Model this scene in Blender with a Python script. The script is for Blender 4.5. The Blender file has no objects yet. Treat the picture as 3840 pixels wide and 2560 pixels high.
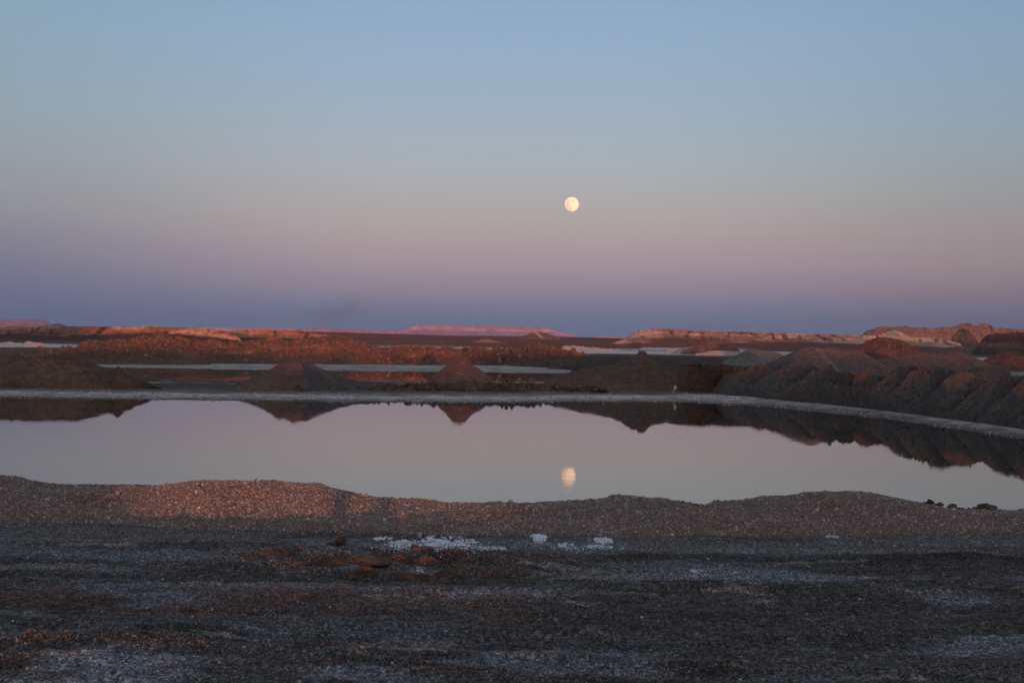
import bpy, math
import numpy as np
from mathutils import Matrix, Vector

sc = bpy.context.scene
C = sc.collection
RND = np.random.default_rng(7)

# ------------------------------------------------------------------ camera
F = 5840.0                      # focal length in photo pixels (photo is 3840 wide)
ROLL, PITCH, CAM = 0.0118, -0.00164, np.array([0.0, 0.0, 3.0])
fwd = np.array([0, math.cos(PITCH), math.sin(PITCH)])
r0 = np.array([1.0, 0, 0]); u0 = np.cross(r0, fwd)
rt = math.cos(ROLL) * r0 + math.sin(ROLL) * u0
up = -math.sin(ROLL) * r0 + math.cos(ROLL) * u0
cam = bpy.data.cameras.new('camera'); co = bpy.data.objects.new('camera', cam); C.objects.link(co)
cam.sensor_width = 36; cam.lens = F / 3840 * 36; cam.clip_start = 0.05; cam.clip_end = 40000
co.matrix_world = Matrix(((rt[0], up[0], -fwd[0], 0), (rt[1], up[1], -fwd[1], 0), (rt[2], up[2], -fwd[2], CAM[2]), (0, 0, 0, 1)))
sc.camera = co
sc.view_settings.view_transform = 'Standard'; sc.view_settings.look = 'None'
sc.view_settings.exposure = 0.0; sc.view_settings.gamma = 1.0

# ------------------------------------------------------------------ sun
SUN_AZ, SUN_EL = math.radians(-4.6), math.radians(0.6)      # heading of the light, height of the sun behind the camera
TA, TE = math.tan(-SUN_AZ), math.tan(SUN_EL)
sl = bpy.data.lights.new('sun', 'SUN'); sl.energy = 3.15; sl.angle = math.radians(0.5); sl.color = (1.0, 0.315, 0.16)
so = bpy.data.objects.new('sun', sl); C.objects.link(so)
ldir = Vector((math.sin(SUN_AZ) * math.cos(SUN_EL), math.cos(SUN_AZ) * math.cos(SUN_EL), -math.sin(SUN_EL)))
so.rotation_euler = ldir.to_track_quat('-Z', 'Y').to_euler()
so.location = (0, -50, 60)

# ------------------------------------------------------------------ node helpers
def lin(c):
    return tuple(((v / 255) / 12.92 if v / 255 <= 0.04045 else ((v / 255 + 0.055) / 1.055) ** 2.4) for v in c) + (1.0,)

class NT:
    def __init__(s, tree): s.t = tree; s.n = tree.nodes; s.l = tree.links
    def node(s, typ, **kw):
        n = s.n.new(typ)
        for k, v in kw.items(): setattr(n, k, v)
        return n
    def set(s, sock, v):
        if isinstance(v, bpy.types.NodeSocket): s.l.new(v, sock)
        elif v is not None: sock.default_value = v
    def math(s, op, a, b=None, c=None, clamp=False):
        n = s.node('ShaderNodeMath', operation=op); n.use_clamp = clamp
        for i, v in enumerate((a, b, c)):
            if v is not None: s.set(n.inputs[i], v)
        return n.outputs[0]
    def mix(s, f, a, b, mode='MIX'):
        n = s.node('ShaderNodeMix', data_type='RGBA', blend_type=mode)
        s.set(n.inputs[0], f); s.set(n.inputs[6], a); s.set(n.inputs[7], b)
        return n.outputs[2]
    def ramp(s, fac, stops, interp='LINEAR'):
        n = s.node('ShaderNodeValToRGB'); cr = n.color_ramp; cr.interpolation = interp
        while len(cr.elements) < len(stops): cr.elements.new(0.5)
        for e, (p, c) in zip(cr.elements, stops):
            e.position = p; e.color = c if len(c) == 4 else tuple(c) + (1,)
        s.set(n.inputs[0], fac)
        return n.outputs[0]
    def smooth(s, v, a, b):
        n = s.node('ShaderNodeMapRange', interpolation_type='SMOOTHSTEP')
        s.set(n.inputs[0], v); n.inputs[1].default_value = a; n.inputs[2].default_value = b
        return n.outputs[0]
    def noise(s, vec, scale, detail=6, rough=0.6, dist=0.0):
        n = s.node('ShaderNodeTexNoise'); s.set(n.inputs['Vector'], vec)
        n.inputs['Scale'].default_value = scale; n.inputs['Detail'].default_value = detail
        n.inputs['Roughness'].default_value = rough; n.inputs['Distortion'].default_value = dist
        return n.outputs['Fac']

# ------------------------------------------------------------------ sky
w = bpy.data.worlds.new('World'); sc.world = w; w.use_nodes = True
T = NT(w.node_tree); T.n.clear()
tc = T.node('ShaderNodeTexCoord'); sep = T.node('ShaderNodeSeparateXYZ'); T.l.new(tc.outputs['Generated'], sep.inputs[0])
X_, Y_, Z_ = sep.outputs
elev = T.math('DIVIDE', T.math('ARCSINE', Z_), math.radians(90))
elev = T.math('ABSOLUTE', elev)
az = T.math('ARCTAN2', X_, Y_)                                # radians, 0 straight ahead, + right
def deg(d): return max(0.0, d / 90.0)
SKYK = 1.0
def st(rows): return [(deg(d), tuple(v * SKYK for v in lin(c)[:3]) + (1,)) for d, c in rows]
left = T.ramp(elev, st([(0, (101, 115, 142)), (0.6, (104, 115, 143)), (1.4, (111, 117, 143)), (2.2, (122, 123, 144)), (3.2, (134, 133, 148)), (4.4, (147, 148, 154)),
                        (6.0, (152, 159, 166)), (8.0, (149, 166, 178)), (10.5, (141, 168, 186)), (12.5, (136, 165, 188)),
                        (20, (128, 150, 174)), (40, (130, 140, 153)), (90, (118, 126, 140))]))
mid = T.ramp(elev, st([(0, (108, 120, 147)), (0.6, (117, 126, 151)), (1.2, (133, 131, 152)), (1.9, (154, 141, 154)), (2.8, (171, 152, 159)), (3.8, (180, 164, 163)), (4.8, (179, 172, 171)),
                       (6.2, (174, 180, 184)), (8.0, (164, 180, 194)), (10.5, (152, 177, 202)), (12.5, (141, 172, 201)),
                       (20, (128, 150, 174)), (40, (130, 140, 153)), (90, (118, 126, 140))]))
right = T.ramp(elev, st([(0, (101, 110, 132)), (0.5, (106, 111, 133)), (1.1, (116, 113, 133)), (1.8, (138, 123, 136)), (2.8, (155, 138, 142)), (4.0, (158, 146, 147)), (5.4, (155, 157, 159)),
                         (7.2, (149, 163, 174)), (9.2, (141, 165, 184)), (12.5, (132, 163, 190)),
                         (20, (128, 150, 174)), (40, (130, 140, 153)), (90, (118, 126, 140))]))
glow = T.ramp(elev, st([(0, (240, 150, 100)), (3, (236, 172, 130)), (8, (215, 186, 164)), (16, (184, 178, 176)), (30, (146, 150, 160)), (55, (133, 138, 149)), (90, (118, 126, 140))]))
a_l = T.smooth(az, -0.36, -0.06); a_r = T.smooth(az, 0.05, 0.36)
front = T.mix(a_r, T.mix(a_l, left, mid), right)
# faint uneven bands of dusty air close to the horizon
back = T.smooth(Y_, 0.35, -0.7)
skycol = T.mix(back, front, glow)
nish = T.node('ShaderNodeTexSky', sky_type='NISHITA'); nish.sun_disc = False
nish.sun_elevation = max(SUN_EL, 0.0); nish.sun_rotation = math.pi + SUN_AZ; nish.dust_density = 2.0
bg1 = T.node('ShaderNodeBackground'); T.set(bg1.inputs[0], skycol); bg1.inputs[1].default_value = 1.0
bg2 = T.node('ShaderNodeBackground'); T.set(bg2.inputs[0], nish.outputs[0]); T.set(bg2.inputs[1], T.math('MULTIPLY', back, 0.05))
add = T.node('ShaderNodeAddShader'); T.l.new(bg1.outputs[0], add.inputs[0]); T.l.new(bg2.outputs[0], add.inputs[1])
wo = T.node('ShaderNodeOutputWorld'); T.l.new(add.outputs[0], wo.inputs[0])

# ------------------------------------------------------------------ numpy noise
_perm = np.random.default_rng(3).permutation(256); _perm = np.concatenate([_perm, _perm, _perm[:4]])
_g = np.random.default_rng(4).normal(size=(256, 3)); _g /= np.linalg.norm(_g, axis=1)[:, None]
def pn(x, y, z=0.0, seed=0):
    x = np.asarray(x, float) + seed * 17.31; y = np.asarray(y, float) + seed * 5.77; z = np.asarray(z, float) + np.zeros_like(x) + seed * 3.1
    xi, yi, zi = np.floor(x).astype(int), np.floor(y).astype(int), np.floor(z).astype(int)
    xf, yf, zf = x - xi, y - yi, z - zi
    u, v, q = [t * t * t * (t * (t * 6 - 15) + 10) for t in (xf, yf, zf)]
    xi &= 255; yi &= 255; zi &= 255
    def g(i, j, k):
        h = _perm[(_perm[(_perm[(xi + i) & 255] + yi + j) & 255] + zi + k) & 255]
        gg = _g[h]
        return gg[..., 0] * (xf - i) + gg[..., 1] * (yf - j) + gg[..., 2] * (zf - k)
    L = lambda a, b, t: a + (b - a) * t
    return 1.5 * L(L(L(g(0, 0, 0), g(1, 0, 0), u), L(g(0, 1, 0), g(1, 1, 0), u), v),
                   L(L(g(0, 0, 1), g(1, 0, 1), u), L(g(0, 1, 1), g(1, 1, 1), u), v), q)
def fbm(x, y, z=0.0, o=4, seed=0, gain=0.5):
    s = 0; a = 1.0; f = 1.0
    for i in range(o):
        s = s + a * pn(np.asarray(x) * f, np.asarray(y) * f, np.asarray(z) * f, seed + i); a *= gain; f *= 2.03
    return s
def ridged(x, y, z=0.0, o=4, seed=0, gain=0.55):
    s = 0; a = 1.0; f = 1.0
    for i in range(o):
        s = s + a * (1 - 2 * np.abs(pn(np.asarray(x) * f, np.asarray(y) * f, np.asarray(z) * f, seed + i))); a *= gain; f *= 2.07
    return s * 0.5
def sstep(v, a, b):
    t = np.clip((np.asarray(v, float) - a) / (b - a), 0, 1); return t * t * (3 - 2 * t)

# ------------------------------------------------------------------ geometry helpers
def ray(px, py):
    px = np.asarray(px, float)[..., None]; py = np.asarray(py, float)[..., None]
    return fwd + (px - 1920) / F * rt + (1280 - py) / F * up
def at(px, py, D):                      # the point at ground distance D seen at that spot of the photograph
    d = ray(px, py); return CAM + d * (np.asarray(D, float) / d[..., 1])[..., None]
def on_z(px, py, z):                    # the point of level z
    d = ray(px, py); return CAM + d * ((z - CAM[2]) / d[..., 2])[..., None]

def tag(o, label=None, cat=None, group=None, kind=None):
    if label: o['label'] = label
    if cat: o['category'] = cat
    if group: o['group'] = group
    if kind: o['kind'] = kind
    return o
def mesh_obj(name, V, Fc, mat, col=None, smooth=False, parent=None, origin=True):
    V = np.asarray(V, float)
    if origin is True:
        o3 = np.array([V[:, 0].mean(), V[:, 1].mean(), V[:, 2].min()])
    elif origin is False: o3 = np.zeros(3)
    else: o3 = np.array(origin, float)
    me = bpy.data.meshes.new(name)
    Fc = np.asarray(Fc, np.int32); k = Fc.shape[1]
    me.vertices.add(len(V)); me.vertices.foreach_set('co', (V - o3).astype(np.float32).ravel())
    me.loops.add(Fc.size); me.loops.foreach_set('vertex_index', Fc.ravel())
    me.polygons.add(len(Fc)); me.polygons.foreach_set('loop_start', np.arange(0, Fc.size, k, dtype=np.int32))
    me.polygons.foreach_set('use_smooth', np.full(len(Fc), smooth, dtype=bool))
    me.update(calc_edges=True); me.validate()
    if col is not None:
        a = me.color_attributes.new('tone', 'FLOAT_COLOR', 'POINT')
        a.data.foreach_set('color', np.concatenate([col, np.ones((len(V), 1))], 1).astype(np.float32).ravel())
    me.materials.append(mat)
    o = bpy.data.objects.new(name, me); C.objects.link(o); o.location = o3
    if parent is not None: o.parent = parent
    return o
def grid_faces(nu, nv, closed=False):
    i = np.arange(nu if closed else nu - 1)[:, None]; j = np.arange(nv - 1)[None]
    a = i * nv + j; b = ((i + 1) % nu) * nv + j
    return np.stack([a, b, b + 1, a + 1], -1).reshape(-1, 4)

# cross-section shapes: (t from toe to crest, share of the height)
HEAP = [(0, 0), (.12, .06), (.35, .27), (.93, .94), (1, 1)]
BANK = [(0, 0), (.08, .1), (.6, .66), (.85, .92), (1, 1)]
RUB = [(0, 0), (.06, .16), (.35, .5), (.7, .8), (1, 1)]
MESA = [(0, 0), (.35, .12), (.62, .34), (.8, .55), (.84, .62), (.855, .86), (.9, .9), (.91, .985), (1, 1)]
def ridge(name, crest, mat, toe=None, base=0.1, front=1.6, back=1.6, nu=200, nv=60, nb=20, prof=HEAP, bprof=None,
          amp=0.1, sc_=0.8, octv=5, crest_n=0.0, gully=0.0, gs=0.3, shear=0.0, minw=0.3, rid=0.0, col=None, flat=False, sink=0.4, smooth=False, seed=1, lump=0.0, lobes=None):
    """A heap, bank or mesa: its crest line is given in the photograph's terms (x, y, distance) and gets front and back slopes."""
    cr = np.array(crest, float); pxs = np.linspace(cr[0, 0], cr[-1, 0], nu)
    py = np.interp(pxs, cr[:, 0], cr[:, 1]); D = np.interp(pxs, cr[:, 0], cr[:, 2])
    # round the corners of the crest line a little
    k = max(1, nu // 260); ker = np.ones(2 * k + 1) / (2 * k + 1)
    py = np.convolve(np.pad(py, k, mode='edge'), ker, 'valid')
    P = at(pxs, py, D); bz = base
    uu = np.linspace(0, 1, nu); P[:, 2] = bz + (P[:, 2] - bz) * np.minimum(1, np.minimum(uu, 1 - uu) / .03)
    h = np.maximum(P[:, 2] - bz, 0.0)
    if crest_n: P[:, 2] += crest_n * fbm(P[:, 0] * 1.3 / max(sc_, .01) * sc_, P[:, 1] * 0, 0, 5, seed + 40) * np.minimum(1, h / (h.max() * .3 + 1e-6))
    h = np.maximum(P[:, 2] - bz, 0.0)
    if toe is not None:
        tt = np.array(toe, float); tp = on_z(pxs, np.interp(pxs, tt[:, 0], tt[:, 1]), bz)
        Tp = tp
    else:
        wf = np.maximum(h * front, minw)
        Tp = np.stack([P[:, 0], P[:, 1] - wf, np.full(nu, bz)], 1)
    wb = np.maximum(h * back, minw)
    Bp = np.stack([P[:, 0], P[:, 1] + wb, np.full(nu, bz)], 1)
    tf = np.linspace(0, 1, nv); tb = np.linspace(1, 0, nb)[1:]
    pf = np.interp(tf, *zip(*prof)); pb = np.interp(tb, *zip(*(bprof or HEAP)))
    XY = np.concatenate([Tp[:, None, :2] + (P - Tp)[:, None, :2] * tf[None, :, None],
                         Bp[:, None, :2] + (P - Bp)[:, None, :2] * tb[None, :, None]], 1)
    pr = np.concatenate([pf, pb]); tall = np.concatenate([tf, tb])
    hp = h[:, None] * pr[None]; Z = bz + hp - sink * np.exp(-hp / (.035 * h.max() + .004))
    x, y = XY[..., 0], XY[..., 1]
    win = np.clip(np.minimum(tall * 5, 1), 0, 1)[None] * np.minimum(1, (h / (0.25 * h.max() + 1e-6)))[:, None]
    cw = 1 - 0.75 * np.exp(-((tall[None] - 1) / .07) ** 2)      # keep the crest near its line
    n1 = fbm(x * sc_, y * sc_, Z * sc_, octv, seed)
    dz = amp * n1
    if rid: dz = dz + rid * (ridged(x * sc_ * 1.4, y * sc_ * 1.4, Z * sc_ * 1.4, octv, seed + 9) - .5)
    if lump: dz = dz + lump * np.maximum(0, fbm(x * sc_ * 3, y * sc_ * 3, Z * sc_ * 3, 3, seed + 19)) ** .7
    if gully:
        g = ridged(x * gs + shear * tall[None] * gs * 4, y * gs * 0.15, 0, 3, seed + 5)
        dz = dz + gully * (g - .5) * (tall * (1.25 - tall) * 3)[None]
    if lobes:                                       # dumped loads lying side by side, leaning down the slope
        ph = (pxs[:, None] + lobes[0] * (1 - tall[None]) + 26 * fbm(x * .35, y * .35, 0, 3, seed + 60)) / lobes[1]
        dz = dz + lobes[2] * (np.abs(np.sin(np.pi * ph)) ** .7 - .55) * (np.clip(tall * 2.2, 0, 1))[None]
    Z = Z + dz * win * cw
    y2 = y - 0.6 * amp * fbm(x * sc_ * 1.3, y * sc_ * 1.3 + 9, Z * sc_ * 1.3, octv, seed + 3) * win * cw
    V = np.stack([x, y2, Z], -1).reshape(-1, 3)
    # end caps reach under the ground already, as the height falls to the base there
    cc = None
    if col is not None: cc = col(x, y2, Z, tall[None] + 0 * x, h[:, None] + 0 * x, pxs[:, None] + 0 * x).reshape(-1, 3)
    Fc = grid_faces(nu, len(tall))
    o = mesh_obj(name, V, Fc, mat, cc, smooth=smooth)
    o_data = (V, Fc)
    return o, o_data

# ------------------------------------------------------------------ materials
def principled(name):
    m = bpy.data.materials.new(name); m.use_nodes = True; t = NT(m.node_tree)
    b = t.n['Principled BSDF']; b.inputs['Roughness'].default_value = 0.95
    b.inputs['Specular IOR Level'].default_value = 0.15
    return m, t, b
def earth(name, c1, c2, c3=None, s=1.0, fine=12.0, bump=0.5, bdist=0.05, attr=False, speck=None, speck_s=20, speck_t=0.7, rough=0.95, grain=None, gainf=1.0):
    m, t, b = principled(name)
    g = t.node('ShaderNodeNewGeometry').outputs['Position']
    n1 = t.noise(g, s, 7, .62); n2 = t.noise(g, fine, 6, .7); n3 = t.noise(g, s * .31, 5, .6, .6)
    if attr:
        a = t.node('ShaderNodeAttribute', attribute_name='tone').outputs['Color']
        f = t.math('MULTIPLY_ADD', t.smooth(n2, .3, .72), .75, .62 * gainf)
        f2 = t.math('MULTIPLY_ADD', n1, .5, .75)
        c = t.mix(1.0, a, t.math('MULTIPLY', f, f2), 'MULTIPLY')
    else:
        c = t.mix(t.smooth(n1, .36, .66), c1 + (1,), c2 + (1,))
        if c3: c = t.mix(t.smooth(n3, .48, .64), c, c3 + (1,))
        c = t.mix(1.0, c, t.math('MULTIPLY_ADD', t.smooth(n2, .3, .7), .7, .65), 'MULTIPLY')
    if speck:
        v = t.node('ShaderNodeTexVoronoi'); t.l.new(g, v.inputs['Vector']); v.inputs['Scale'].default_value = speck_s
        sp = t.node('ShaderNodeSeparateColor'); t.l.new(v.outputs['Color'], sp.inputs[0])
        mk = t.math('MULTIPLY', t.math('GREATER_THAN', sp.outputs[0], speck_t), t.math('LESS_THAN', v.outputs['Distance'], .42))
        c = t.mix(mk, c, speck + (1,))
    if grain:
        for gsz, lo, hi in grain:
            v = t.node('ShaderNodeTexVoronoi'); t.l.new(g, v.inputs['Vector']); v.inputs['Scale'].default_value = gsz
            sp = t.node('ShaderNodeSeparateColor'); t.l.new(v.outputs['Color'], sp.inputs[0])
            k = t.math('MULTIPLY_ADD', t.math('POWER', sp.outputs[1], 1.8), hi - lo, lo)
            k = t.math('MULTIPLY', k, t.math('SUBTRACT', 1.15, t.math('MULTIPLY', v.outputs['Distance'], .6)))
            c = t.mix(1.0, c, k, 'MULTIPLY')
            n2 = t.math('ADD', n2, t.math('MULTIPLY', t.math('SUBTRACT', .6, v.outputs['Distance']), .8))
    t.set(b.inputs['Base Color'], c); b.inputs['Roughness'].default_value = rough
    bp = t.node('ShaderNodeBump'); bp.inputs['Strength'].default_value = bump; bp.inputs['Distance'].default_value = bdist
    hh = t.math('ADD', t.math('MULTIPLY', n2, .5), t.math('MULTIPLY', n1, .8)); t.l.new(hh, bp.inputs['Height'])
    t.l.new(bp.outputs[0], b.inputs['Normal'])
    return m
M = {}
M['ground'] = earth('ground gravel', None, None, s=3, fine=40, bump=.8, bdist=.012, attr=True, grain=[(95, .5, 2.1), (38, .75, 1.5)])
M['brown'] = earth('brown spoil', (.06, .038, .03), (.09, .06, .048), (.058, .046, .041), s=.5, fine=5, bump=.9, bdist=.12)
M['greybrown'] = earth('grey brown spoil', (.085, .07, .066), (.12, .095, .088), (.10, .055, .042), s=.4, fine=5, bump=.9, bdist=.12)
M['redtop'] = earth('red brown spoil', (.15, .07, .05), (.2, .105, .08), (.12, .085, .075), s=.6, fine=4, bump=.9, bdist=.12)
M['rubble'] = earth('red rubble', (.20, .085, .05), (.27, .13, .085), (.16, .085, .06), s=.25, fine=2.2, bump=1.0, bdist=.3, speck=(.42, .3, .24), speck_s=2.2, speck_t=.93)
M['greengrey'] = earth('grey green gravel', (.12, .125, .115), (.16, .16, .145), s=.4, fine=4, bump=.7, bdist=.1)
M['attr_mid'] = earth('banked earth', None, None, s=.35, fine=4, bump=.8, bdist=.12, attr=True, gainf=1.25)
M['attr_far'] = earth('plateau rock', None, None, s=.06, fine=.6, bump=.9, bdist=.8, attr=True)
M['attr_vfar'] = earth('mesa rock', None, None, s=.012, fine=.08, bump=.6, bdist=4, attr=True)
M['salt'] = earth('salt', (.68, .75, .86), (.76, .83, .92), (.48, .52, .58), s=9, fine=60, bump=.8, bdist=.01)
M['salt_far'] = earth('dusty salt', (.33, .30, .29), (.40, .37, .36), s=.5, fine=4, bump=.6, bdist=.08)
M['clay'] = earth('dry clay', (.11, .067, .051), (.17, .10, .072), (.065, .055, .049), s=12, fine=45, bump=1.0, bdist=.02)
M['clay_dull'] = earth('dusty clay', (.09, .066, .054), (.13, .095, .075), (.15, .075, .05), s=6, fine=45, bump=1.0, bdist=.02)
M['darkrock'] = earth('dark rock', (.03, .026, .024), (.06, .05, .044), (.13, .11, .10), s=9, fine=45, bump=1.0, bdist=.015)
M['paint'] = earth('white cloth', (.55, .53, .52), (.62, .6, .59), s=8, fine=40, bump=.3, bdist=.005)

def stone_mat(name, stops, rough=.85):
    m, t, b = principled(name)
    rnd = t.node('ShaderNodeObjectInfo').outputs['Random']
    c = t.ramp(rnd, [(p, tuple(c)) for p, c in stops])
    tcn = t.node('ShaderNodeTexCoord'); n = t.noise(tcn.outputs['Object'], 3.0, 5, .6)
    c = t.mix(1.0, c, t.math('MULTIPLY_ADD', n, 1.0, .5), 'MULTIPLY')
    t.set(b.inputs['Base Color'], c); b.inputs['Roughness'].default_value = rough; b.inputs['Specular IOR Level'].default_value = .3
    return m
M['berm_stone'] = stone_mat('berm stones', [(0, (.10, .08, .074)), (.2, (.19, .150, .14)), (.45, (.27, .222, .212)), (.6, (.17, .112, .09)), (.75, (.32, .28, .272)), (.95, (.41, .38, .375)), (1, (.55, .54, .53))])
M['ground_stone'] = stone_mat('ground stones', [(0, (.055, .053, .052)), (.35, (.10, .096, .095)), (.6, (.14, .137, .138)), (.8, (.175, .175, .18)), (.97, (.25, .255, .265)), (1, (.5, .5, .5))])
M['rubble_stone'] = stone_mat('rubble stones', [(0, (.10, .05, .038)), (.4, (.16, .082, .058)), (.7, (.21, .118, .088)), (.93, (.25, .16, .125)), (1, (.40, .31, .26))])
M['mid_stone'] = stone_mat('bank stones', [(0, (.06, .045, .038)), (.5, (.11, .075, .058)), (.9, (.14, .105, .085)), (1, (.26, .21, .18))])

def water_mat(name, body, dist, scale):
    m, t, b = principled(name)
    b.inputs['Base Color'].default_value = body + (1,); b.inputs['Roughness'].default_value = .012
    b.inputs['IOR'].default_value = 1.333; b.inputs['Specular IOR Level'].default_value = .5
    g = t.node('ShaderNodeNewGeometry').outputs['Position']
    mp = t.node('ShaderNodeMapping'); t.l.new(g, mp.inputs[0]); mp.inputs['Scale'].default_value = (1.1, 1.0, 1)
    n1 = t.noise(mp.outputs[0], scale, 3, .5, .4); n2 = t.noise(mp.outputs[0], scale * .07, 3, .5)
    hgt = t.math('MULTIPLY', n1, t.math('MULTIPLY_ADD', t.smooth(n2, .42, .62), 1.0, .35))
    bp = t.node('ShaderNodeBump'); bp.inputs['Strength'].default_value = 1; bp.inputs['Distance'].default_value = dist
    t.l.new(hgt, bp.inputs['Height']); t.l.new(bp.outputs[0], b.inputs['Normal'])
    return m
M['lake'] = water_mat('lake water', (.022, .023, .020), .00065, 4.2)
M['pool'] = water_mat('pool water', (.03, .026, .022), .0008, 1.5)

# ------------------------------------------------------------------ ground sheet
SH = np.array([(-90, 74), (-60, 73), (-23.7, 72), (-11.8, 72), (-5.9, 72), (0, 73.5), (6.3, 76.5), (8.9, 76), (11.8, 72), (15, 61), (16.4, 49), (17.6, 38), (19.5, 26), (22, 14)])
def lake_s(x, y):                       # > 0 inside the lake, metres from its edge
    wig = .35 * fbm(x * .25, y * .25, 0, 3, 31)
    yf = np.interp(x, SH[:, 0], SH[:, 1], right=10); sl_ = np.abs(np.gradient(SH[:, 1], SH[:, 0]))
    k = 1 / np.sqrt(1 + np.interp(x, SH[:, 0], sl_) ** 2)
    return np.minimum(np.minimum((yf + wig - y) * k, y - 17.4), x + 80)
def pool_s(x, y):
    wig = 1.2 * fbm(x * .08, y * .08, 0, 3, 35)
    cx, hx = -19.0, 23.5 + 2.5 * np.clip((y - 105) / 35, -1, 1); lo_ = 103.5 + 3.5 * sstep(x, -15, -9); cy, hy = (140.5 + lo_) / 2, (140.5 - lo_) / 2
    dx = np.abs(x - cx) - hx + 8; dy = np.abs(y - cy) - hy + 8
    d = np.hypot(np.maximum(dx, 0), np.maximum(dy, 0)) + np.minimum(np.maximum(dx, dy), 0) - 8
    return -d + wig
def ground_z(x, y, fine=True):
    s = lake_s(x, y); p = pool_s(x, y)
    r = np.hypot(x, y)
    far = np.where(s > 0, -.03 - .12 * np.minimum(s, 6), .008 + np.minimum(-s, 12) * .022)
    far = np.where((p > -10) & (y > 88), np.where(p > 0, -.03 - .1 * np.minimum(p, 5), .01 + np.minimum(-p, 10) * .016), far)
    far = far + np.where(r > 185, .03 * fbm(x * .05, y * .05, 0, 3, 38), 0)
    far = far + np.clip(r - 450, 0, 4000) * .0011
    edge = sstep(y, 14.9, 18.2)
    z = 1.4 * (1 - edge) + np.where(y > 18.2, far, np.minimum(far, -.05)) * edge
    near = 1 - sstep(r, 15, 40)
    u = .05 * fbm(x * .45, y * .8, 0, 3, 41) * near
    if fine:
        nn = (r < 16)
        rut = .03 * fbm(x * .22, y * 2.0, 0, 3, 44)
        u = u + near * (rut + .018 * fbm(x * 3, y * 3.4, 0, 4, 47) + .010 * fbm(x * 14, y * 14, 0, 3, 48))
        for a_, b_, k_ in ((8.35, .10, .012), (9.75, .10, .012), (7.55, -.05, .0), (10.35, -.09, .006)):      # wheel tracks
            dd = y - (a_ + b_ * x + k_ * x * x + .05 * fbm(x * .5, 0 * x + a_, 0, 2, 57)); g_ = np.exp(-(dd / .10) ** 2); sh = np.exp(-((np.abs(dd) - .17) / .06) ** 2)
            u = u + near * (-.022 * g_ + .014 * sh + .006 * g_ * np.sin(x * 55 + dd * 30)) * sstep(fbm(x * .35, y * .1, a_, 2, 58), -.35, .1)
        # lumpy churned ground in the lower left corner
        lm = np.exp(-(((x + 2.15) / 1.3) ** 2 + ((y - 8.0) / .75) ** 2))
        u = u + lm * (.09 * ridged(x * 1.6 + y * .8, y * 1.2, 0, 3, 50))
        # broken clay field
        cl = np.exp(-(((x + .95) / 1.3) ** 2 + ((y - 11.1) / .62) ** 2) ** 2)
        u = u + cl * (.075 * ridged(x * 3.2, y * 3, 0, 4, 52) + .02)
    rough_mid = np.where((r > 75) & (p < -1) & (s < -2), .04 * fbm(x * .8, y * .8, 0, 4, 55), 0)
    dip = sstep(y, 11.6, 12.9)
    u = u * (1 - .8 * dip) - .058 * dip
    return z + u * (1 - edge) + rough_mid

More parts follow.
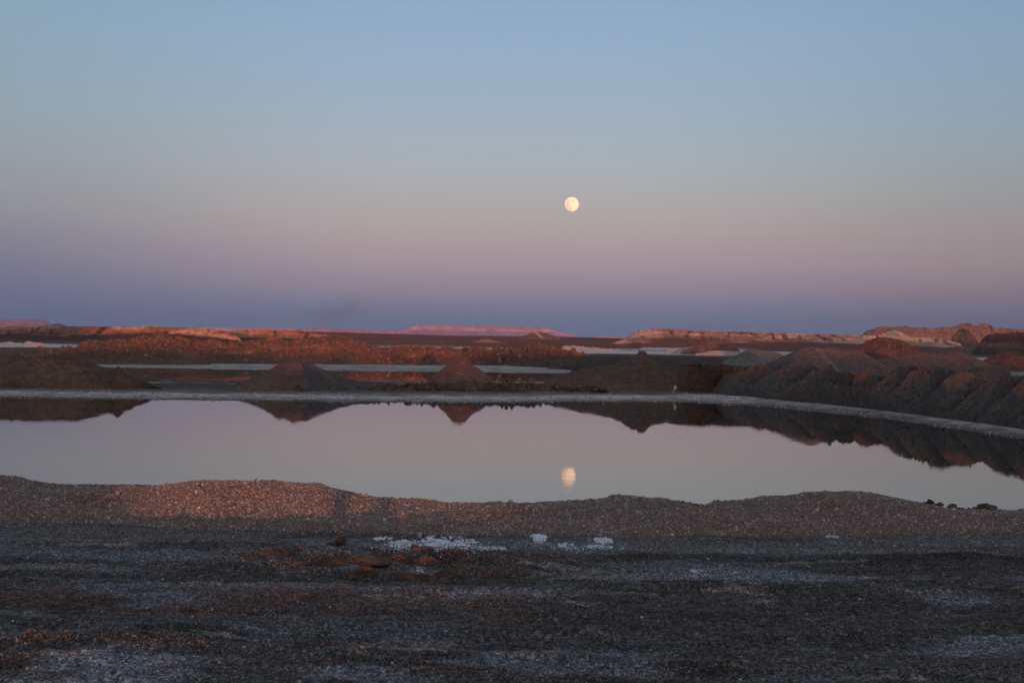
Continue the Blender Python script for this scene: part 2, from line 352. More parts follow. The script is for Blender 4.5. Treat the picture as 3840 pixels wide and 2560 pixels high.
def tone_ground(x, y, z):
    r = np.hypot(x, y); s = lake_s(x, y); p = pool_s(x, y)
    N = lambda a, b, c, sd, o=4: fbm(x * a, y * b, 0, o, sd)
    col = np.zeros(x.shape + (3,)); col[:] = (.074, .070, .070)
    def mixc(m, c):
        nonlocal col
        m = np.clip(m, 0, 1)[..., None]; col = col * (1 - m) + np.array(c) * m
    # ---- near ground
    mixc(sstep(N(.35, 1.3, 0, 61), -.1, .5) * .8, (.096, .098, .103))
    mixc(sstep(N(.5, 1.6, 0, 62), .12, .5) * .85, (.052, .042, .036))
    mixc(sstep(N(.45, 1.5, 0, 63), .12, .5) * .9, (.185, .205, .235))
    bl = np.exp(-((np.minimum(y - 7.3, 0) / 1) ** 2)) * sstep(-y, -9.0, -7.4)
    mixc(bl * sstep(N(.8, 1.8, 0, 64), -.25, .35) * .9 * sstep(-x, -2.2, .6), (.25, .29, .34))
    frost = sstep(y, 11.55, 12.15)
    mixc(frost * sstep(N(.6, 1.6, 0, 65), -.45, .15) * .9, (.18, .19, .205))
    mixc(sstep(-x, 1.2, 2.6) * sstep(y, 10.2, 11.2) * .6 * sstep(N(.9, 2, 0, 66), -.3, .4), (.17, .17, .18))
    # dark brown strip behind the salt, to the right
    mixc(np.exp(-((y - 11.55 - .06 * (x - 1)) / .33) ** 2) * sstep(x, .1, .9) * .85, (.040, .028, .021))
    # reddish stretch across the middle
    rb = np.exp(-((y - 9.35 - .25 * N(.6, .6, 0, 67)) / .42) ** 2) * sstep(-x, -.9, .0)
    mixc(rb * sstep(N(1.2, 2.4, 0, 68), -.25, .25) * .85, (.135, .07, .052))
    cl = np.exp(-(((x + .95) / 1.45) ** 2 + ((y - 11.1) / .7) ** 2) ** 2)
    mixc(cl * sstep(N(2.5, 3.5, 0, 69), -.2, .2) * .95, (.135, .082, .062))
    mixc(cl * sstep(N(2.5, 3.5, 0, 70), .1, .35) * .8, (.05, .042, .036))
    # small pale scrapes
    mixc(sstep(N(1.0, 4.0, 0, 71), .52, .66) * .7, (.26, .23, .21))
    col *= (1.2 * (1 + .3 * N(9, 9, 0, 72, 3)))[..., None]
    # ---- beyond the near bank
    m = sstep(y, 15, 17); wet = sstep(s, -.2, .3)
    mid = np.zeros_like(col)
    nn = fbm(x * .35, y * .9, 0, 4, 75); nb_ = fbm(x * 1.5, y * 1.5, 0, 3, 76)
    dl = -s; dp = -p
    def rim(d, wd):
        c = np.zeros_like(col); c[:] = (.105, .085, .072)
        def mx(mm, cc):
            nonlocal c
            mm = np.clip(mm, 0, 1)[..., None]; c = c * (1 - mm) + np.array(cc) * mm
        mx(1 - sstep(d + nn * 3, wd * .5, wd * 1.0), (.20, .17, .155))
        mx(sstep(nb_ + .6 * nn, .05, .4) * .6 * (1 - sstep(d, wd * .6, wd)), (.33, .29, .265))
        mx(np.exp(-((d + nn * 1.0 - wd * .34) / (wd * .13)) ** 2) * (.95 + .6 * nb_), (.80, .76, .74))
        mx(np.exp(-((d + nn * .7 - wd * .16) / (wd * .05)) ** 2) * (.6 + .9 * nb_), (.66, .63, .62))
        mx(1 - sstep(d + nn * .5, .2, 1.2), (.15, .15, .15))
        mx(sstep(fbm(x * .5, y * 2.5, 0, 4, 177), .3, .5) * .6, (.09, .075, .066))
        return c
    mid = rim(dl, 11.0)
    pr = rim(dp, 26.0); mixp = (sstep(dp, 16, -2) if False else ((y > 96) & (dp < 40)).astype(float))
    rimz = np.zeros_like(col); rimz[:] = (.46, .42, .395)
    rimz *= (1 + .45 * nn + .35 * nb_)[..., None]
    k = ((y > 104) & (dp < 32) & (dp > -1) & (y < 172))[..., None].astype(float)
    mid = mid * (1 - k) + rimz * k
    k = ((y > 88) & (y < 104.0))[..., None] * 1.0
    mixb = sstep(nn, .0, .3)[..., None]
    mid = mid * (1 - k) + (np.array((.09, .07, .06)) * (1 - mixb) + np.array((.34, .30, .27)) * mixb) * k
    # salt pans farther out
    px_ = 1920 + x / np.maximum(y, 1) * F
    def pan(a, b, y0, y1, cc=(.60, .58, .58), fe=.12):
        nonlocal mid
        e = fbm(x * .03, y * .03, 0, 4, 81) * 25
        q = sstep(px_ + e * 3, a - 40, a + 20) * (1 - sstep(px_ + e * 3, b - 40, b + 40)) * sstep(y + e, y0 - y0 * .03, y0 + 6) * (1 - sstep(y + e, y1, y1 * 1.06))
        mid = mid * (1 - q[..., None]) + np.array(cc) * (1 + .25 * fbm(x * .06, y * .02, 0, 4, 82)[..., None]) * q[..., None]
    faraway = sstep(r, 180, 200)[..., None]
    dk = np.zeros_like(col); dk[:] = (.13, .066, .045); t_ = sstep(fbm(x * .012, y * .006, 0, 5, 84), .05, .4)[..., None]
    dk = dk * (1 - t_ * .6) + np.array((.32, .18, .12)) * t_ * .6
    mid = mid * (1 - faraway) + dk * faraway
    pan(-200, 320, 300, 395, (.78, .73, .72)); pan(1380, 2170, 420, 520, (.6, .6, .6)); pan(2090, 2800, 310, 560, (.80, .76, .76))
    pan(2740, 3000, 330, 420, (.7, .66, .65)); pan(3440, 3760, 250, 310, (.7, .66, .65)); pan(3780, 4100, 270, 330, (.6, .6, .6)); pan(3680, 4300, 118, 150, (.30, .27, .26))
    bed = np.zeros_like(col); bed[:] = (.06, .055, .045)
    inn = (sstep(s, .2, 1.5) + sstep(p, .2, 1.5)).clip(0, 1)[..., None]
    mid = mid * (1 - inn) + bed * inn
    col = col * (1 - m[..., None]) + mid * m[..., None]
    return np.clip(col, .008, .8)

azf = np.linspace(-.46, .46, 900)
azc = np.concatenate([np.linspace(.46, 2 * math.pi - .46, 150)[1:-1]])
azs = np.concatenate([azf, azc])
rr = np.concatenate([[.4, 1, 2, 3, 4, 5], np.arange(5.6, 13.6, .022), np.arange(13.6, 20, .12), np.arange(20, 46, 1.3), np.arange(46, 108, .4),
                     np.arange(108, 186, .8), np.geomspace(186, 9000, 190)])
A, R = np.meshgrid(azs, rr, indexing='ij'); gx = R * np.sin(A); gy = R * np.cos(A)
gz = ground_z(gx, gy)
gc = tone_ground(gx, gy, gz)
Vg = np.stack([gx, gy, gz], -1).reshape(-1, 3)
tag(mesh_obj('ground', Vg, grid_faces(len(azs), len(rr), True), M['ground'], gc.reshape(-1, 3), smooth=True, origin=(0, 0, 0)), kind='structure')

# ------------------------------------------------------------------ water
def sheet(name, x0, x1, y0, y1, z, mat, n=2):
    gx_, gy_ = np.meshgrid(np.linspace(x0, x1, n), np.linspace(y0, y1, n), indexing='ij')
    V = np.stack([gx_, gy_, gx_ * 0 + z], -1).reshape(-1, 3)
    return mesh_obj(name, V, grid_faces(n, n), mat, smooth=True)
tag(sheet('lake_water', -79, 23, 16.2, 79.5, 0, M['lake']), kind='structure')
tag(sheet('pool_water', -50, 12, 98, 144, -.002, M['pool']), kind='structure')

# ------------------------------------------------------------------ far mesas (setting)
def mesa_col(base, pale, dark, k=.25):
    def f(x, y, z, t, h, px):
        st_ = fbm(x * .002, z * k * 1.0, 0, 4, 91) ; s2 = fbm(x * .01, z * k * 3, 0, 3, 92)
        c = np.zeros(x.shape + (3,)); c[:] = base
        a = sstep(st_, .1, .45)[..., None] * .75; c = c * (1 - a) + np.array(pale) * a
        a = sstep(s2, .15, .5)[..., None] * .5; c = c * (1 - a) + np.array(dark) * a
        return c
    return f
DM = 4600
ridge('mesa', [(560, 1232, DM), (640, 1229, DM), (900, 1229, DM), (1180, 1233, DM), (1405, 1236, DM), (1420, 1240, DM), (1440, 1238, DM), (1500, 1236, DM), (1522, 1234, DM), (1533, 1228, DM), (1550, 1221, DM), (1600, 1219, DM),
               (1920, 1224, DM), (2050, 1227, DM), (2078, 1233, DM), (2088, 1243, DM), (2105, 1249, DM), (2135, 1254, DM), (2190, 1262, DM), (2220, 1268, DM)],
      M['attr_vfar'], base=2, front=3.2, back=2, nu=500, nv=70, prof=MESA, amp=2.5, sc_=.012, octv=5, gully=3, gs=.012, col=mesa_col((.52, .32, .35), (.72, .52, .54), (.38, .22, .26)), sink=3, seed=11)[0]['kind'] = 'structure'
ridge('mesa', [(-420, 1190, DM), (-200, 1192, DM), (0, 1197, DM), (30, 1199, DM), (60, 1197, DM), (155, 1197.5, DM), (172, 1203, DM), (190, 1211, DM), (205, 1222, DM), (225, 1232, DM)],
      M['attr_vfar'], base=2, front=3.2, back=2, nu=240, nv=60, prof=MESA, amp=5, sc_=.008, gully=6, gs=.008, col=mesa_col((.34, .22, .24), (.46, .33, .34), (.24, .16, .19)), sink=3, seed=12)[0]['kind'] = 'structure'
ridge('hill', [(150, 1232, 4300), (195, 1217, 4300), (205, 1213, 4300), (228, 1213, 4300), (243, 1220, 4300), (262, 1227, 4300), (420, 1226, 4300), (470, 1225, 4300), (560, 1229, 4300), (700, 1234, 4300)],
      M['attr_vfar'], base=2, front=5, back=3, nu=160, nv=30, amp=2, sc_=.01, col=mesa_col((.11, .08, .08), (.16, .12, .12), (.08, .06, .06)), sink=3, seed=13)[0]['kind'] = 'structure'
# the plateaus of the middle distance
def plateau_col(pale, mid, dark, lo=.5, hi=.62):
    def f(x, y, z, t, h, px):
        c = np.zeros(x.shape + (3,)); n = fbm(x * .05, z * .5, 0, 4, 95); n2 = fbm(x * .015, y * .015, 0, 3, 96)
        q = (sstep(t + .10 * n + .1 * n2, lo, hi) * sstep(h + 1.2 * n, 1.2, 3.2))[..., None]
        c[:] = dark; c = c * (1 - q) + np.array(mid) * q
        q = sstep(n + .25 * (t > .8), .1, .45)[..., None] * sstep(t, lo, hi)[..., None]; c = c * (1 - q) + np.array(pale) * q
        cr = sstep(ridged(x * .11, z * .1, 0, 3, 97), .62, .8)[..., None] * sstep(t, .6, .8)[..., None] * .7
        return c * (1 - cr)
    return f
DP = 560
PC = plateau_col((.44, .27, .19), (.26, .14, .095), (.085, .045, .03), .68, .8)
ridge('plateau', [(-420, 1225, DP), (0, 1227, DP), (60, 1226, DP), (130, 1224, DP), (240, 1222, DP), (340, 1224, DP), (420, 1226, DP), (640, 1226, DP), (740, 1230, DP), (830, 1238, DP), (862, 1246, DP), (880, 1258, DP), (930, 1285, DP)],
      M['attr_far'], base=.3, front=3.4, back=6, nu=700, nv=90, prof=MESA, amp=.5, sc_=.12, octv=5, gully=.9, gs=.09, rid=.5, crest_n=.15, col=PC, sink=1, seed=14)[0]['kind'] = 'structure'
ridge('plateau', [(820, 1275, 640), (870, 1243, 640), (900, 1237, 640), (960, 1236, 640), (1060, 1238, 640), (1130, 1240, 640), (1165, 1246, 640), (1200, 1254, 640), (1300, 1262, 640), (1360, 1285, 640)],
      M['attr_far'], base=.3, front=4, back=6, nu=260, nv=60, prof=MESA, amp=.4, sc_=.12, gully=.6, gs=.07, col=plateau_col((.4, .2, .12), (.32, .16, .095), (.08, .045, .03), .6, .72), sink=1, seed=15)[0]['kind'] = 'structure'
def plain_col(x, y, z, t, h, px):
    c = np.zeros(x.shape + (3,)); c[:] = (.19, .078, .05)
    n = fbm(x * .02, z * .5, 0, 5, 99)
    q = (sstep(n, .0, .4) * sstep(-t, -.62, -.3))[..., None] * .8
    return c * (1 - q) + np.array((.42, .22, .14)) * q
ridge('hills', [(760, 1262, 900), (1100, 1243, 900), (1200, 1243, 900), (1400, 1249, 900), (1500, 1252, 900), (1700, 1258, 900), (1950, 1261, 900), (2100, 1263, 900), (2230, 1265, 900), (2400, 1270, 900), (2520, 1283, 900)],
      M['attr_far'], base=1.0, front=6, back=6, nu=500, nv=60, prof=[(0, 0), (.3, .12), (.7, .6), (1, 1)], amp=.35, sc_=.05, gully=.5, gs=.02, col=plain_col, sink=1, seed=16)[0]['kind'] = 'structure'
ridge('hills', [(900, 1280, 640), (1150, 1262, 640), (1300, 1265, 640), (1500, 1266, 640), (1700, 1270, 640), (1900, 1270, 640), (2100, 1273, 640), (2300, 1277, 640), (2420, 1287, 640)],
      M['attr_far'], base=.6, front=12, back=6, nu=500, nv=40, amp=.25, sc_=.06, gully=.3, gs=.03, crest_n=.2, col=plain_col, sink=1, seed=25)[0]['kind'] = 'structure'
ridge('hills', [(1250, 1298, 480), (1400, 1281, 480), (1550, 1283, 480), (1750, 1283, 480), (1900, 1286, 480), (2100, 1287, 480), (2300, 1290, 500), (2420, 1300, 500)],
      M['attr_far'], base=.3, front=12, back=6, nu=500, nv=40, amp=.2, sc_=.08, gully=.2, gs=.04, crest_n=.15, col=plain_col, sink=1, seed=26)[0]['kind'] = 'structure'
tan_col = mesa_col((.20, .11, .075), (.3, .18, .12), (.15, .08, .055), .6)
ridge('hill', [(1925, 1272, 860), (1960, 1259, 860), (1985, 1250, 860), (2005, 1245, 860), (2025, 1243, 860), (2045, 1246, 860), (2070, 1256, 860), (2105, 1268, 860)],
      M['attr_far'], base=1.2, front=2.0, back=2, nu=120, nv=50, amp=.3, sc_=.1, col=lambda x, y, z, t, h, px: np.where(((np.abs(px - 2006 - (1 - t) * 55) < 7) & (t > .45))[..., None], (.5, .32, .22), tan_col(x, y, z, t, h, px)), sink=1, seed=17)[0]['kind'] = 'structure'
ridge('hill', [(1700, 1293, 600), (1740, 1289, 600), (1790, 1277, 600), (1821, 1267, 600), (1840, 1272, 600), (1880, 1283, 600), (1940, 1292, 600)],
      M['attr_far'], base=.4, front=3.0, back=3, nu=120, nv=40, amp=.3, sc_=.1, col=mesa_col((.26, .13, .085), (.4, .22, .14), (.14, .07, .05), .6), sink=1, seed=18)[0]['kind'] = 'structure'
ridge('hill', [(2215, 1270, 1300), (2232, 1261, 1300), (2260, 1262, 1300), (2330, 1264, 1300), (2350, 1269, 1300)],
      M['attr_far'], base=1.5, front=3.0, back=3, nu=60, nv=20, prof=MESA, amp=.2, sc_=.1, col=mesa_col((.55, .3, .2), (.6, .36, .25), (.4, .2, .14)), sink=1, seed=19)[0]['kind'] = 'structure'
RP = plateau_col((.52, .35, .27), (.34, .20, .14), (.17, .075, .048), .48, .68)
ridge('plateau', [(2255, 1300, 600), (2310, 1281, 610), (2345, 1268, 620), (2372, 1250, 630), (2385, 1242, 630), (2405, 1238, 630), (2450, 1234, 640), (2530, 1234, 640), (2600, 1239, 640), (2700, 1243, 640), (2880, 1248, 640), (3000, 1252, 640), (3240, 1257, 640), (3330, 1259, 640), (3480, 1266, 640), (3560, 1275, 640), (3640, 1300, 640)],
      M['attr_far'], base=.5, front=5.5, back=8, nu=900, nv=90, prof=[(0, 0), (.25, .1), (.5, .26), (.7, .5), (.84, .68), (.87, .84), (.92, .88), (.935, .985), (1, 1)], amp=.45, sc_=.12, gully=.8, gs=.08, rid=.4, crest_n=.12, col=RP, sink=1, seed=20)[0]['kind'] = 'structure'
FR = mesa_col((.27, .165, .125), (.36, .235, .185), (.18, .11, .085), .3)
ridge('hill', [(3215, 1275, 900), (3240, 1258, 900), (3262, 1238, 900), (3282, 1226, 900), (3300, 1223, 900), (3380, 1225, 900), (3400, 1224, 900), (3480, 1227, 900), (3560, 1229, 900), (3580, 1224, 900), (3600, 1216, 900), (3618, 1214, 900), (3633, 1211, 900), (3650, 1219, 900), (3665, 1222, 900), (3680, 1214, 900), (3692, 1210, 900),
               (3710, 1218, 900), (3735, 1229, 900), (3745, 1231, 900), (3757, 1226, 900), (3775, 1233, 900), (3810, 1231, 900), (3840, 1234, 900), (4100, 1238, 900), (4300, 1270, 900)],
      M['attr_far'], base=1.0, front=1.7, back=4, nu=700, nv=80, prof=HEAP, amp=1.0, sc_=.09, gully=4.5, gs=.05, rid=1.6, col=FR, sink=1, seed=21, crest_n=.7)[0]['kind'] = 'structure'
ridge('hill', [(3280, 1275, 800), (3310, 1252, 800), (3350, 1237, 800), (3380, 1245, 800), (3400, 1258, 800), (3440, 1275, 800)],
      M['attr_far'], base=1.0, front=2.0, back=2, nu=160, nv=40, amp=.5, sc_=.15, gully=1, gs=.1, col=mesa_col((.55, .38, .28), (.6, .43, .33), (.45, .28, .2)), sink=1, seed=22)[0]['kind'] = 'structure'
ridge('hill', [(3560, 1280, 700), (3575, 1256, 700), (3590, 1240, 700), (3612, 1229, 700), (3630, 1240, 700), (3645, 1256, 700), (3665, 1278, 700)],
      M['attr_far'], base=1.0, front=1.5, back=2, nu=160, nv=40, amp=.8, sc_=.15, rid=.9, gully=1.5, gs=.1, crest_n=.3, col=mesa_col((.12, .085, .065), (.16, .11, .09), (.08, .055, .045)), sink=1, seed=23)[0]['kind'] = 'structure'
ridge('hill', [(3660, 1300, 420), (3690, 1275, 420), (3700, 1256, 420), (3730, 1252, 420), (3790, 1249, 420), (3840, 1247, 420), (3950, 1246, 420), (4100, 1270, 420), (4200, 1310, 420)],
      M['attr_far'], base=.3, front=3, back=3, nu=200, nv=60, prof=MESA, amp=.7, sc_=.16, rid=1.0, gully=1.2, gs=.1, crest_n=.35, col=mesa_col((.10, .062, .045), (.2, .12, .09), (.05, .035, .028), .5), sink=1, seed=24)[0]['kind'] = 'structure'

# ------------------------------------------------------------------ middle distance: spoil heaps and banks (things)
def thing_ridge(name, label, cat, group=None, **kw):
    crest = kw.pop('crest'); mat = kw.pop('mat')
    o, d = ridge(name, crest, mat, **kw); tag(o, label, cat, group); return o, d
SP = 'heaps of spoil around the ponds'
def rub_col(x, y, z, t, h, px):
    c = np.zeros(x.shape + (3,)); c[:] = (.17, .082, .056)
    n = fbm(x * .25, y * .25, z * .5, 5, 101); n2 = fbm(x * .05, y * .05, 0, 3, 102)
    q = sstep(n, .1, .5)[..., None] * .7; c = c * (1 - q) + np.array((.25, .14, .10)) * q
    q = sstep(n2, .1, .4)[..., None] * .6; c = c * (1 - q) + np.array((.13, .085, .07)) * q
    for pc in (1485, 1825):
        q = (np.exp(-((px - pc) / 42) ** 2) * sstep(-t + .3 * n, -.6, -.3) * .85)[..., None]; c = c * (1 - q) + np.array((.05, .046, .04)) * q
    q = (1 - sstep(t + .15 * n, .1, .42))[..., None] * .75; c = c * (1 - q) + np.array((.085, .062, .05)) * q  # lower third darkened: the shadow lying on it is put into the colour
    return c
RUBR = 168
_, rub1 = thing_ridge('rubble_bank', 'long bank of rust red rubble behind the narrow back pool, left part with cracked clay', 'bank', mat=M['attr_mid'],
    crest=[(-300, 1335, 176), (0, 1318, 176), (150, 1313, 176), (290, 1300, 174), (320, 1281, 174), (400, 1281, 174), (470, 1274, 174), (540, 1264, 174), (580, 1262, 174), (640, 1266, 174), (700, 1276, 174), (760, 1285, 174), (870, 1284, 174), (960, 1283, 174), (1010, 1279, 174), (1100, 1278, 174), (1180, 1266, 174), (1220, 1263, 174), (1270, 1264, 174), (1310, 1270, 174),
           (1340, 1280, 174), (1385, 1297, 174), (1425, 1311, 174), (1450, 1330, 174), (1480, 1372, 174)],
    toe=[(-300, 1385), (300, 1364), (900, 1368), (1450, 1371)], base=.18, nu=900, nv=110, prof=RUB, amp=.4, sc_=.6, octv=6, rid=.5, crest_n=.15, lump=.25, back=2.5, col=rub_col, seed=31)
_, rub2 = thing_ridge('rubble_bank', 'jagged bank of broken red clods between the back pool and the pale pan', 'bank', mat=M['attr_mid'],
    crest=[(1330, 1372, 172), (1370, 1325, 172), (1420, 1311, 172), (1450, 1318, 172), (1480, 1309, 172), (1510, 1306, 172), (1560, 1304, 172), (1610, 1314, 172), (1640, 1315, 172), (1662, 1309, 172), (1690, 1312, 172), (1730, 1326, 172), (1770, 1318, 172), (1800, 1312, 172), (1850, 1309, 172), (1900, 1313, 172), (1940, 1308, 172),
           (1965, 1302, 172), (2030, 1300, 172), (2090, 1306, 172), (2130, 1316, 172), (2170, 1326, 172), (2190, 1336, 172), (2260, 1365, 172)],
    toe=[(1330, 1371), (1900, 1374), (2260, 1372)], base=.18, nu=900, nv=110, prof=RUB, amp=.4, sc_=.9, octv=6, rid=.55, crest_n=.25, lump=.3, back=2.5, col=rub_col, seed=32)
thing_ridge('spoil_heap', 'small dark pointed heap on the left of the red rubble bank', 'heap', SP, mat=M['redtop'], crest=[(548, 1272, 178), (570, 1258, 178), (598, 1248, 178), (612, 1249, 178), (635, 1258, 178), (660, 1272, 178)], base=.8, nu=80, nv=30, amp=.08, sc_=1, seed=33, minw=.2)
thing_ridge('spoil_heap', 'small orange peaked heap in the middle of the red rubble bank', 'heap', SP, mat=M['rubble'], crest=[(985, 1287, 177), (1000, 1266, 177), (1012, 1256, 177), (1025, 1257, 177), (1040, 1270, 177), (1052, 1287, 177)], base=.8, nu=60, nv=30, amp=.12, sc_=1, seed=34, minw=.2)
thing_ridge('spoil_heap', 'smooth pale pink heap just behind the jagged red clods', 'heap', SP, mat=earth('pink spoil', (.2, .12, .105), (.25, .155, .14), s=.5, fine=4), crest=[(1450, 1318, 195), (1490, 1300, 195), (1515, 1291, 195), (1560, 1291, 195), (1600, 1302, 195), (1640, 1316, 195)], base=.3, nu=90, nv=30, amp=.12, sc_=.6, seed=35)
thing_ridge('spoil_heap', 'low brown heap behind the rubble, to the right of the pink one', 'heap', SP, mat=M['greybrown'], crest=[(1700, 1316, 200), (1740, 1303, 200), (1790, 1301, 200), (1840, 1312, 200), (1880, 1320, 200)], base=.3, nu=90, nv=30, amp=.12, sc_=.6, seed=36)
# left front bank
def bank_col(a, b, c_):
    def f(x, y, z, t, h, px):
        c = np.zeros(x.shape + (3,)); c[:] = a
        n = fbm(x * .35, y * .35, z * .6, 5, 105); n2 = fbm(x * .9 + t * 1.5, y * .3, 0, 4, 106)
        q = sstep(n, .0, .4)[..., None] * .8; c = c * (1 - q) + np.array(b) * q
        q = sstep(n2, .12, .5)[..., None] * .7; c = c * (1 - q) + np.array(c_) * q
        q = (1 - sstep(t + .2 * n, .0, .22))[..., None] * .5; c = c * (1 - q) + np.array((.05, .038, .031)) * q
        return c
    return f
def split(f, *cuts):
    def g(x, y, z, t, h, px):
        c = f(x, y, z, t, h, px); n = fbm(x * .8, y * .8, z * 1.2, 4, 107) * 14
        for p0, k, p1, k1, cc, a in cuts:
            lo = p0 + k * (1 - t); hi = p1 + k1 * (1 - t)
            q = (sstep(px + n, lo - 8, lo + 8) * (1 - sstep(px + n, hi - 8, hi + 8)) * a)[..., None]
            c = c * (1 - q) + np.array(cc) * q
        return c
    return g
DB = ((.115, .075, .056), (.14, .088, .064), (.075, .064, .058))
thing_ridge('spoil_heap', 'long low slope of dark gravel behind the peaked bank at far left', 'heap', SP, mat=M['attr_mid'],
    crest=[(-500, 1352, 94), (-200, 1347, 94), (0, 1346, 94), (150, 1345, 94), (260, 1351, 94), (340, 1362, 94), (420, 1382, 94), (520, 1405, 93), (600, 1425, 92), (680, 1446, 91), (740, 1456, 90)],
    base=.15, nu=400, nv=50, amp=.1, sc_=.5, front=2, back=2.5, col=bank_col((.075, .07, .067), (.065, .06, .057), (.095, .07, .06)), seed=41)
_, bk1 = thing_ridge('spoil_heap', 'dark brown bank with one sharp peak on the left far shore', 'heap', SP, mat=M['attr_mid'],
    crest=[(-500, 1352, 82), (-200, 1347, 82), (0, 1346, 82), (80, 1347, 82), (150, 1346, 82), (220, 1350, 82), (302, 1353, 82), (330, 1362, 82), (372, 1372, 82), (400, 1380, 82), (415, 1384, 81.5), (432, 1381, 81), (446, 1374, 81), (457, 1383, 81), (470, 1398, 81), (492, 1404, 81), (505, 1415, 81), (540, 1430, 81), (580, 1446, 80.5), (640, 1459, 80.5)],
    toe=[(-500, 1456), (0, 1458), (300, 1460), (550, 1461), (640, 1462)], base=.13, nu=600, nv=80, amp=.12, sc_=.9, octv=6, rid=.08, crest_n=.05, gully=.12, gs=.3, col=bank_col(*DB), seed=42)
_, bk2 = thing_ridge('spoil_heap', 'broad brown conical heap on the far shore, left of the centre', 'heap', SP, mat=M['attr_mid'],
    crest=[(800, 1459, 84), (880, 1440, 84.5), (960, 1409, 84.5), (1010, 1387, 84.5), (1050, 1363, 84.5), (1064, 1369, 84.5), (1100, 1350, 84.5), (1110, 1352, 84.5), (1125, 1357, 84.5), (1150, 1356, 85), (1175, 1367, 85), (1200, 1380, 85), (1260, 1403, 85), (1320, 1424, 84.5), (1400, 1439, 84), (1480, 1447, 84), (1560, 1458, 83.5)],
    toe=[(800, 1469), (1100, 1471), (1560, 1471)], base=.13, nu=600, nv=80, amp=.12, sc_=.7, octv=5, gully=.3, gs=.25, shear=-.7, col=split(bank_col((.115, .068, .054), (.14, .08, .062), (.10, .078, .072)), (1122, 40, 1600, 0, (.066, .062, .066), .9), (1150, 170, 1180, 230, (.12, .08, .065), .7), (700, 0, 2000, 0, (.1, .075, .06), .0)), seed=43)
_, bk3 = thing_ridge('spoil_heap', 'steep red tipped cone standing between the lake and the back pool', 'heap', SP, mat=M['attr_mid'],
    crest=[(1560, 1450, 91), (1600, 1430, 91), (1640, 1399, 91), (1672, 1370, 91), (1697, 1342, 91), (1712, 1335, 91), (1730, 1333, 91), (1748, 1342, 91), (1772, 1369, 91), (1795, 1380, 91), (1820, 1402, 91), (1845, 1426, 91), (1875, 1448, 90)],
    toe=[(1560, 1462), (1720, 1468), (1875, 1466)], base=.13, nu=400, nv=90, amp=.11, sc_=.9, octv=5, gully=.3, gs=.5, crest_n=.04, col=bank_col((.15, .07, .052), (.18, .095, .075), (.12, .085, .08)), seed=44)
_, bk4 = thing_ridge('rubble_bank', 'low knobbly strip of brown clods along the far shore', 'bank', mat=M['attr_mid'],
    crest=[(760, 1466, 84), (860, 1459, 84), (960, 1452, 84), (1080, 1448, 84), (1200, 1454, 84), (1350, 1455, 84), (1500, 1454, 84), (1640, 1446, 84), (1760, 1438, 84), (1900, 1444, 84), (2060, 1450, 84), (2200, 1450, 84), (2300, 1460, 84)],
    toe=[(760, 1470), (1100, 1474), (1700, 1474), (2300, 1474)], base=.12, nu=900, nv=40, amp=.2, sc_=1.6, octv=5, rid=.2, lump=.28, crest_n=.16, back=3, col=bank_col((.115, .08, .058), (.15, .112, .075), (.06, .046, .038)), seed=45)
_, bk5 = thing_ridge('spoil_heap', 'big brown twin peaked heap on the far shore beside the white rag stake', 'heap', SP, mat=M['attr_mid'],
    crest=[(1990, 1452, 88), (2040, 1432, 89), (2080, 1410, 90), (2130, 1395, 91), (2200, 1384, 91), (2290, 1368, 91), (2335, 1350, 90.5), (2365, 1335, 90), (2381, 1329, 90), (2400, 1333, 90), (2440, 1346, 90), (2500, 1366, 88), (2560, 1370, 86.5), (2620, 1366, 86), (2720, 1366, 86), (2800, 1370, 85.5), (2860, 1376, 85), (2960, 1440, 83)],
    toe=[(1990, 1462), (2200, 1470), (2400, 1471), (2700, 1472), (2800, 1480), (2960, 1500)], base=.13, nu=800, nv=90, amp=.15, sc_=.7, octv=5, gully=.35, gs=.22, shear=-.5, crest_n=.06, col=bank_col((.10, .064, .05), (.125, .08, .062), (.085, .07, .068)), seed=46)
thing_ridge('spoil_heap', 'square nub of hard earth topping the twin peaked heap', 'heap', SP, mat=M['greybrown'],
    crest=[(2378, 1345, 93), (2392, 1322, 91), (2398, 1315, 91), (2415, 1315, 91), (2424, 1322, 91), (2436, 1335, 91), (2462, 1352, 93)], base=.9, nu=80, nv=40, amp=.1, sc_=1.5, front=1.0, seed=47)
thing_ridge('spoil_heap', 'flat brown shoulder of earth behind the twin peaked heap', 'heap', SP, mat=M['brown'],
    crest=[(2140, 1350, 130), (2200, 1336, 130), (2290, 1332, 130), (2450, 1336, 130), (2600, 1338, 130), (2750, 1343, 130), (2900, 1352, 130), (3000, 1370, 130)], base=.2, nu=300, nv=50, front=11, back=3, amp=.12, sc_=.5, rid=.1, seed=48)
_, rb9 = thing_ridge('rubble_bank', 'low rubble heap of brown stones behind the right end of the back pool', 'bank', mat=M['attr_mid'],
    crest=[(1880, 1374, 166), (1930, 1356, 165), (2000, 1345, 165), (2100, 1345, 160), (2200, 1345, 150), (2300, 1355, 140), (2400, 1365, 130)], toe=[(1880, 1376), (2100, 1384), (2400, 1400)], base=.18, nu=300, nv=50, prof=RUB, amp=.2, sc_=.7, rid=.3, col=bank_col((.085, .06, .05), (.12, .08, .06), (.07, .05, .045)), seed=49)
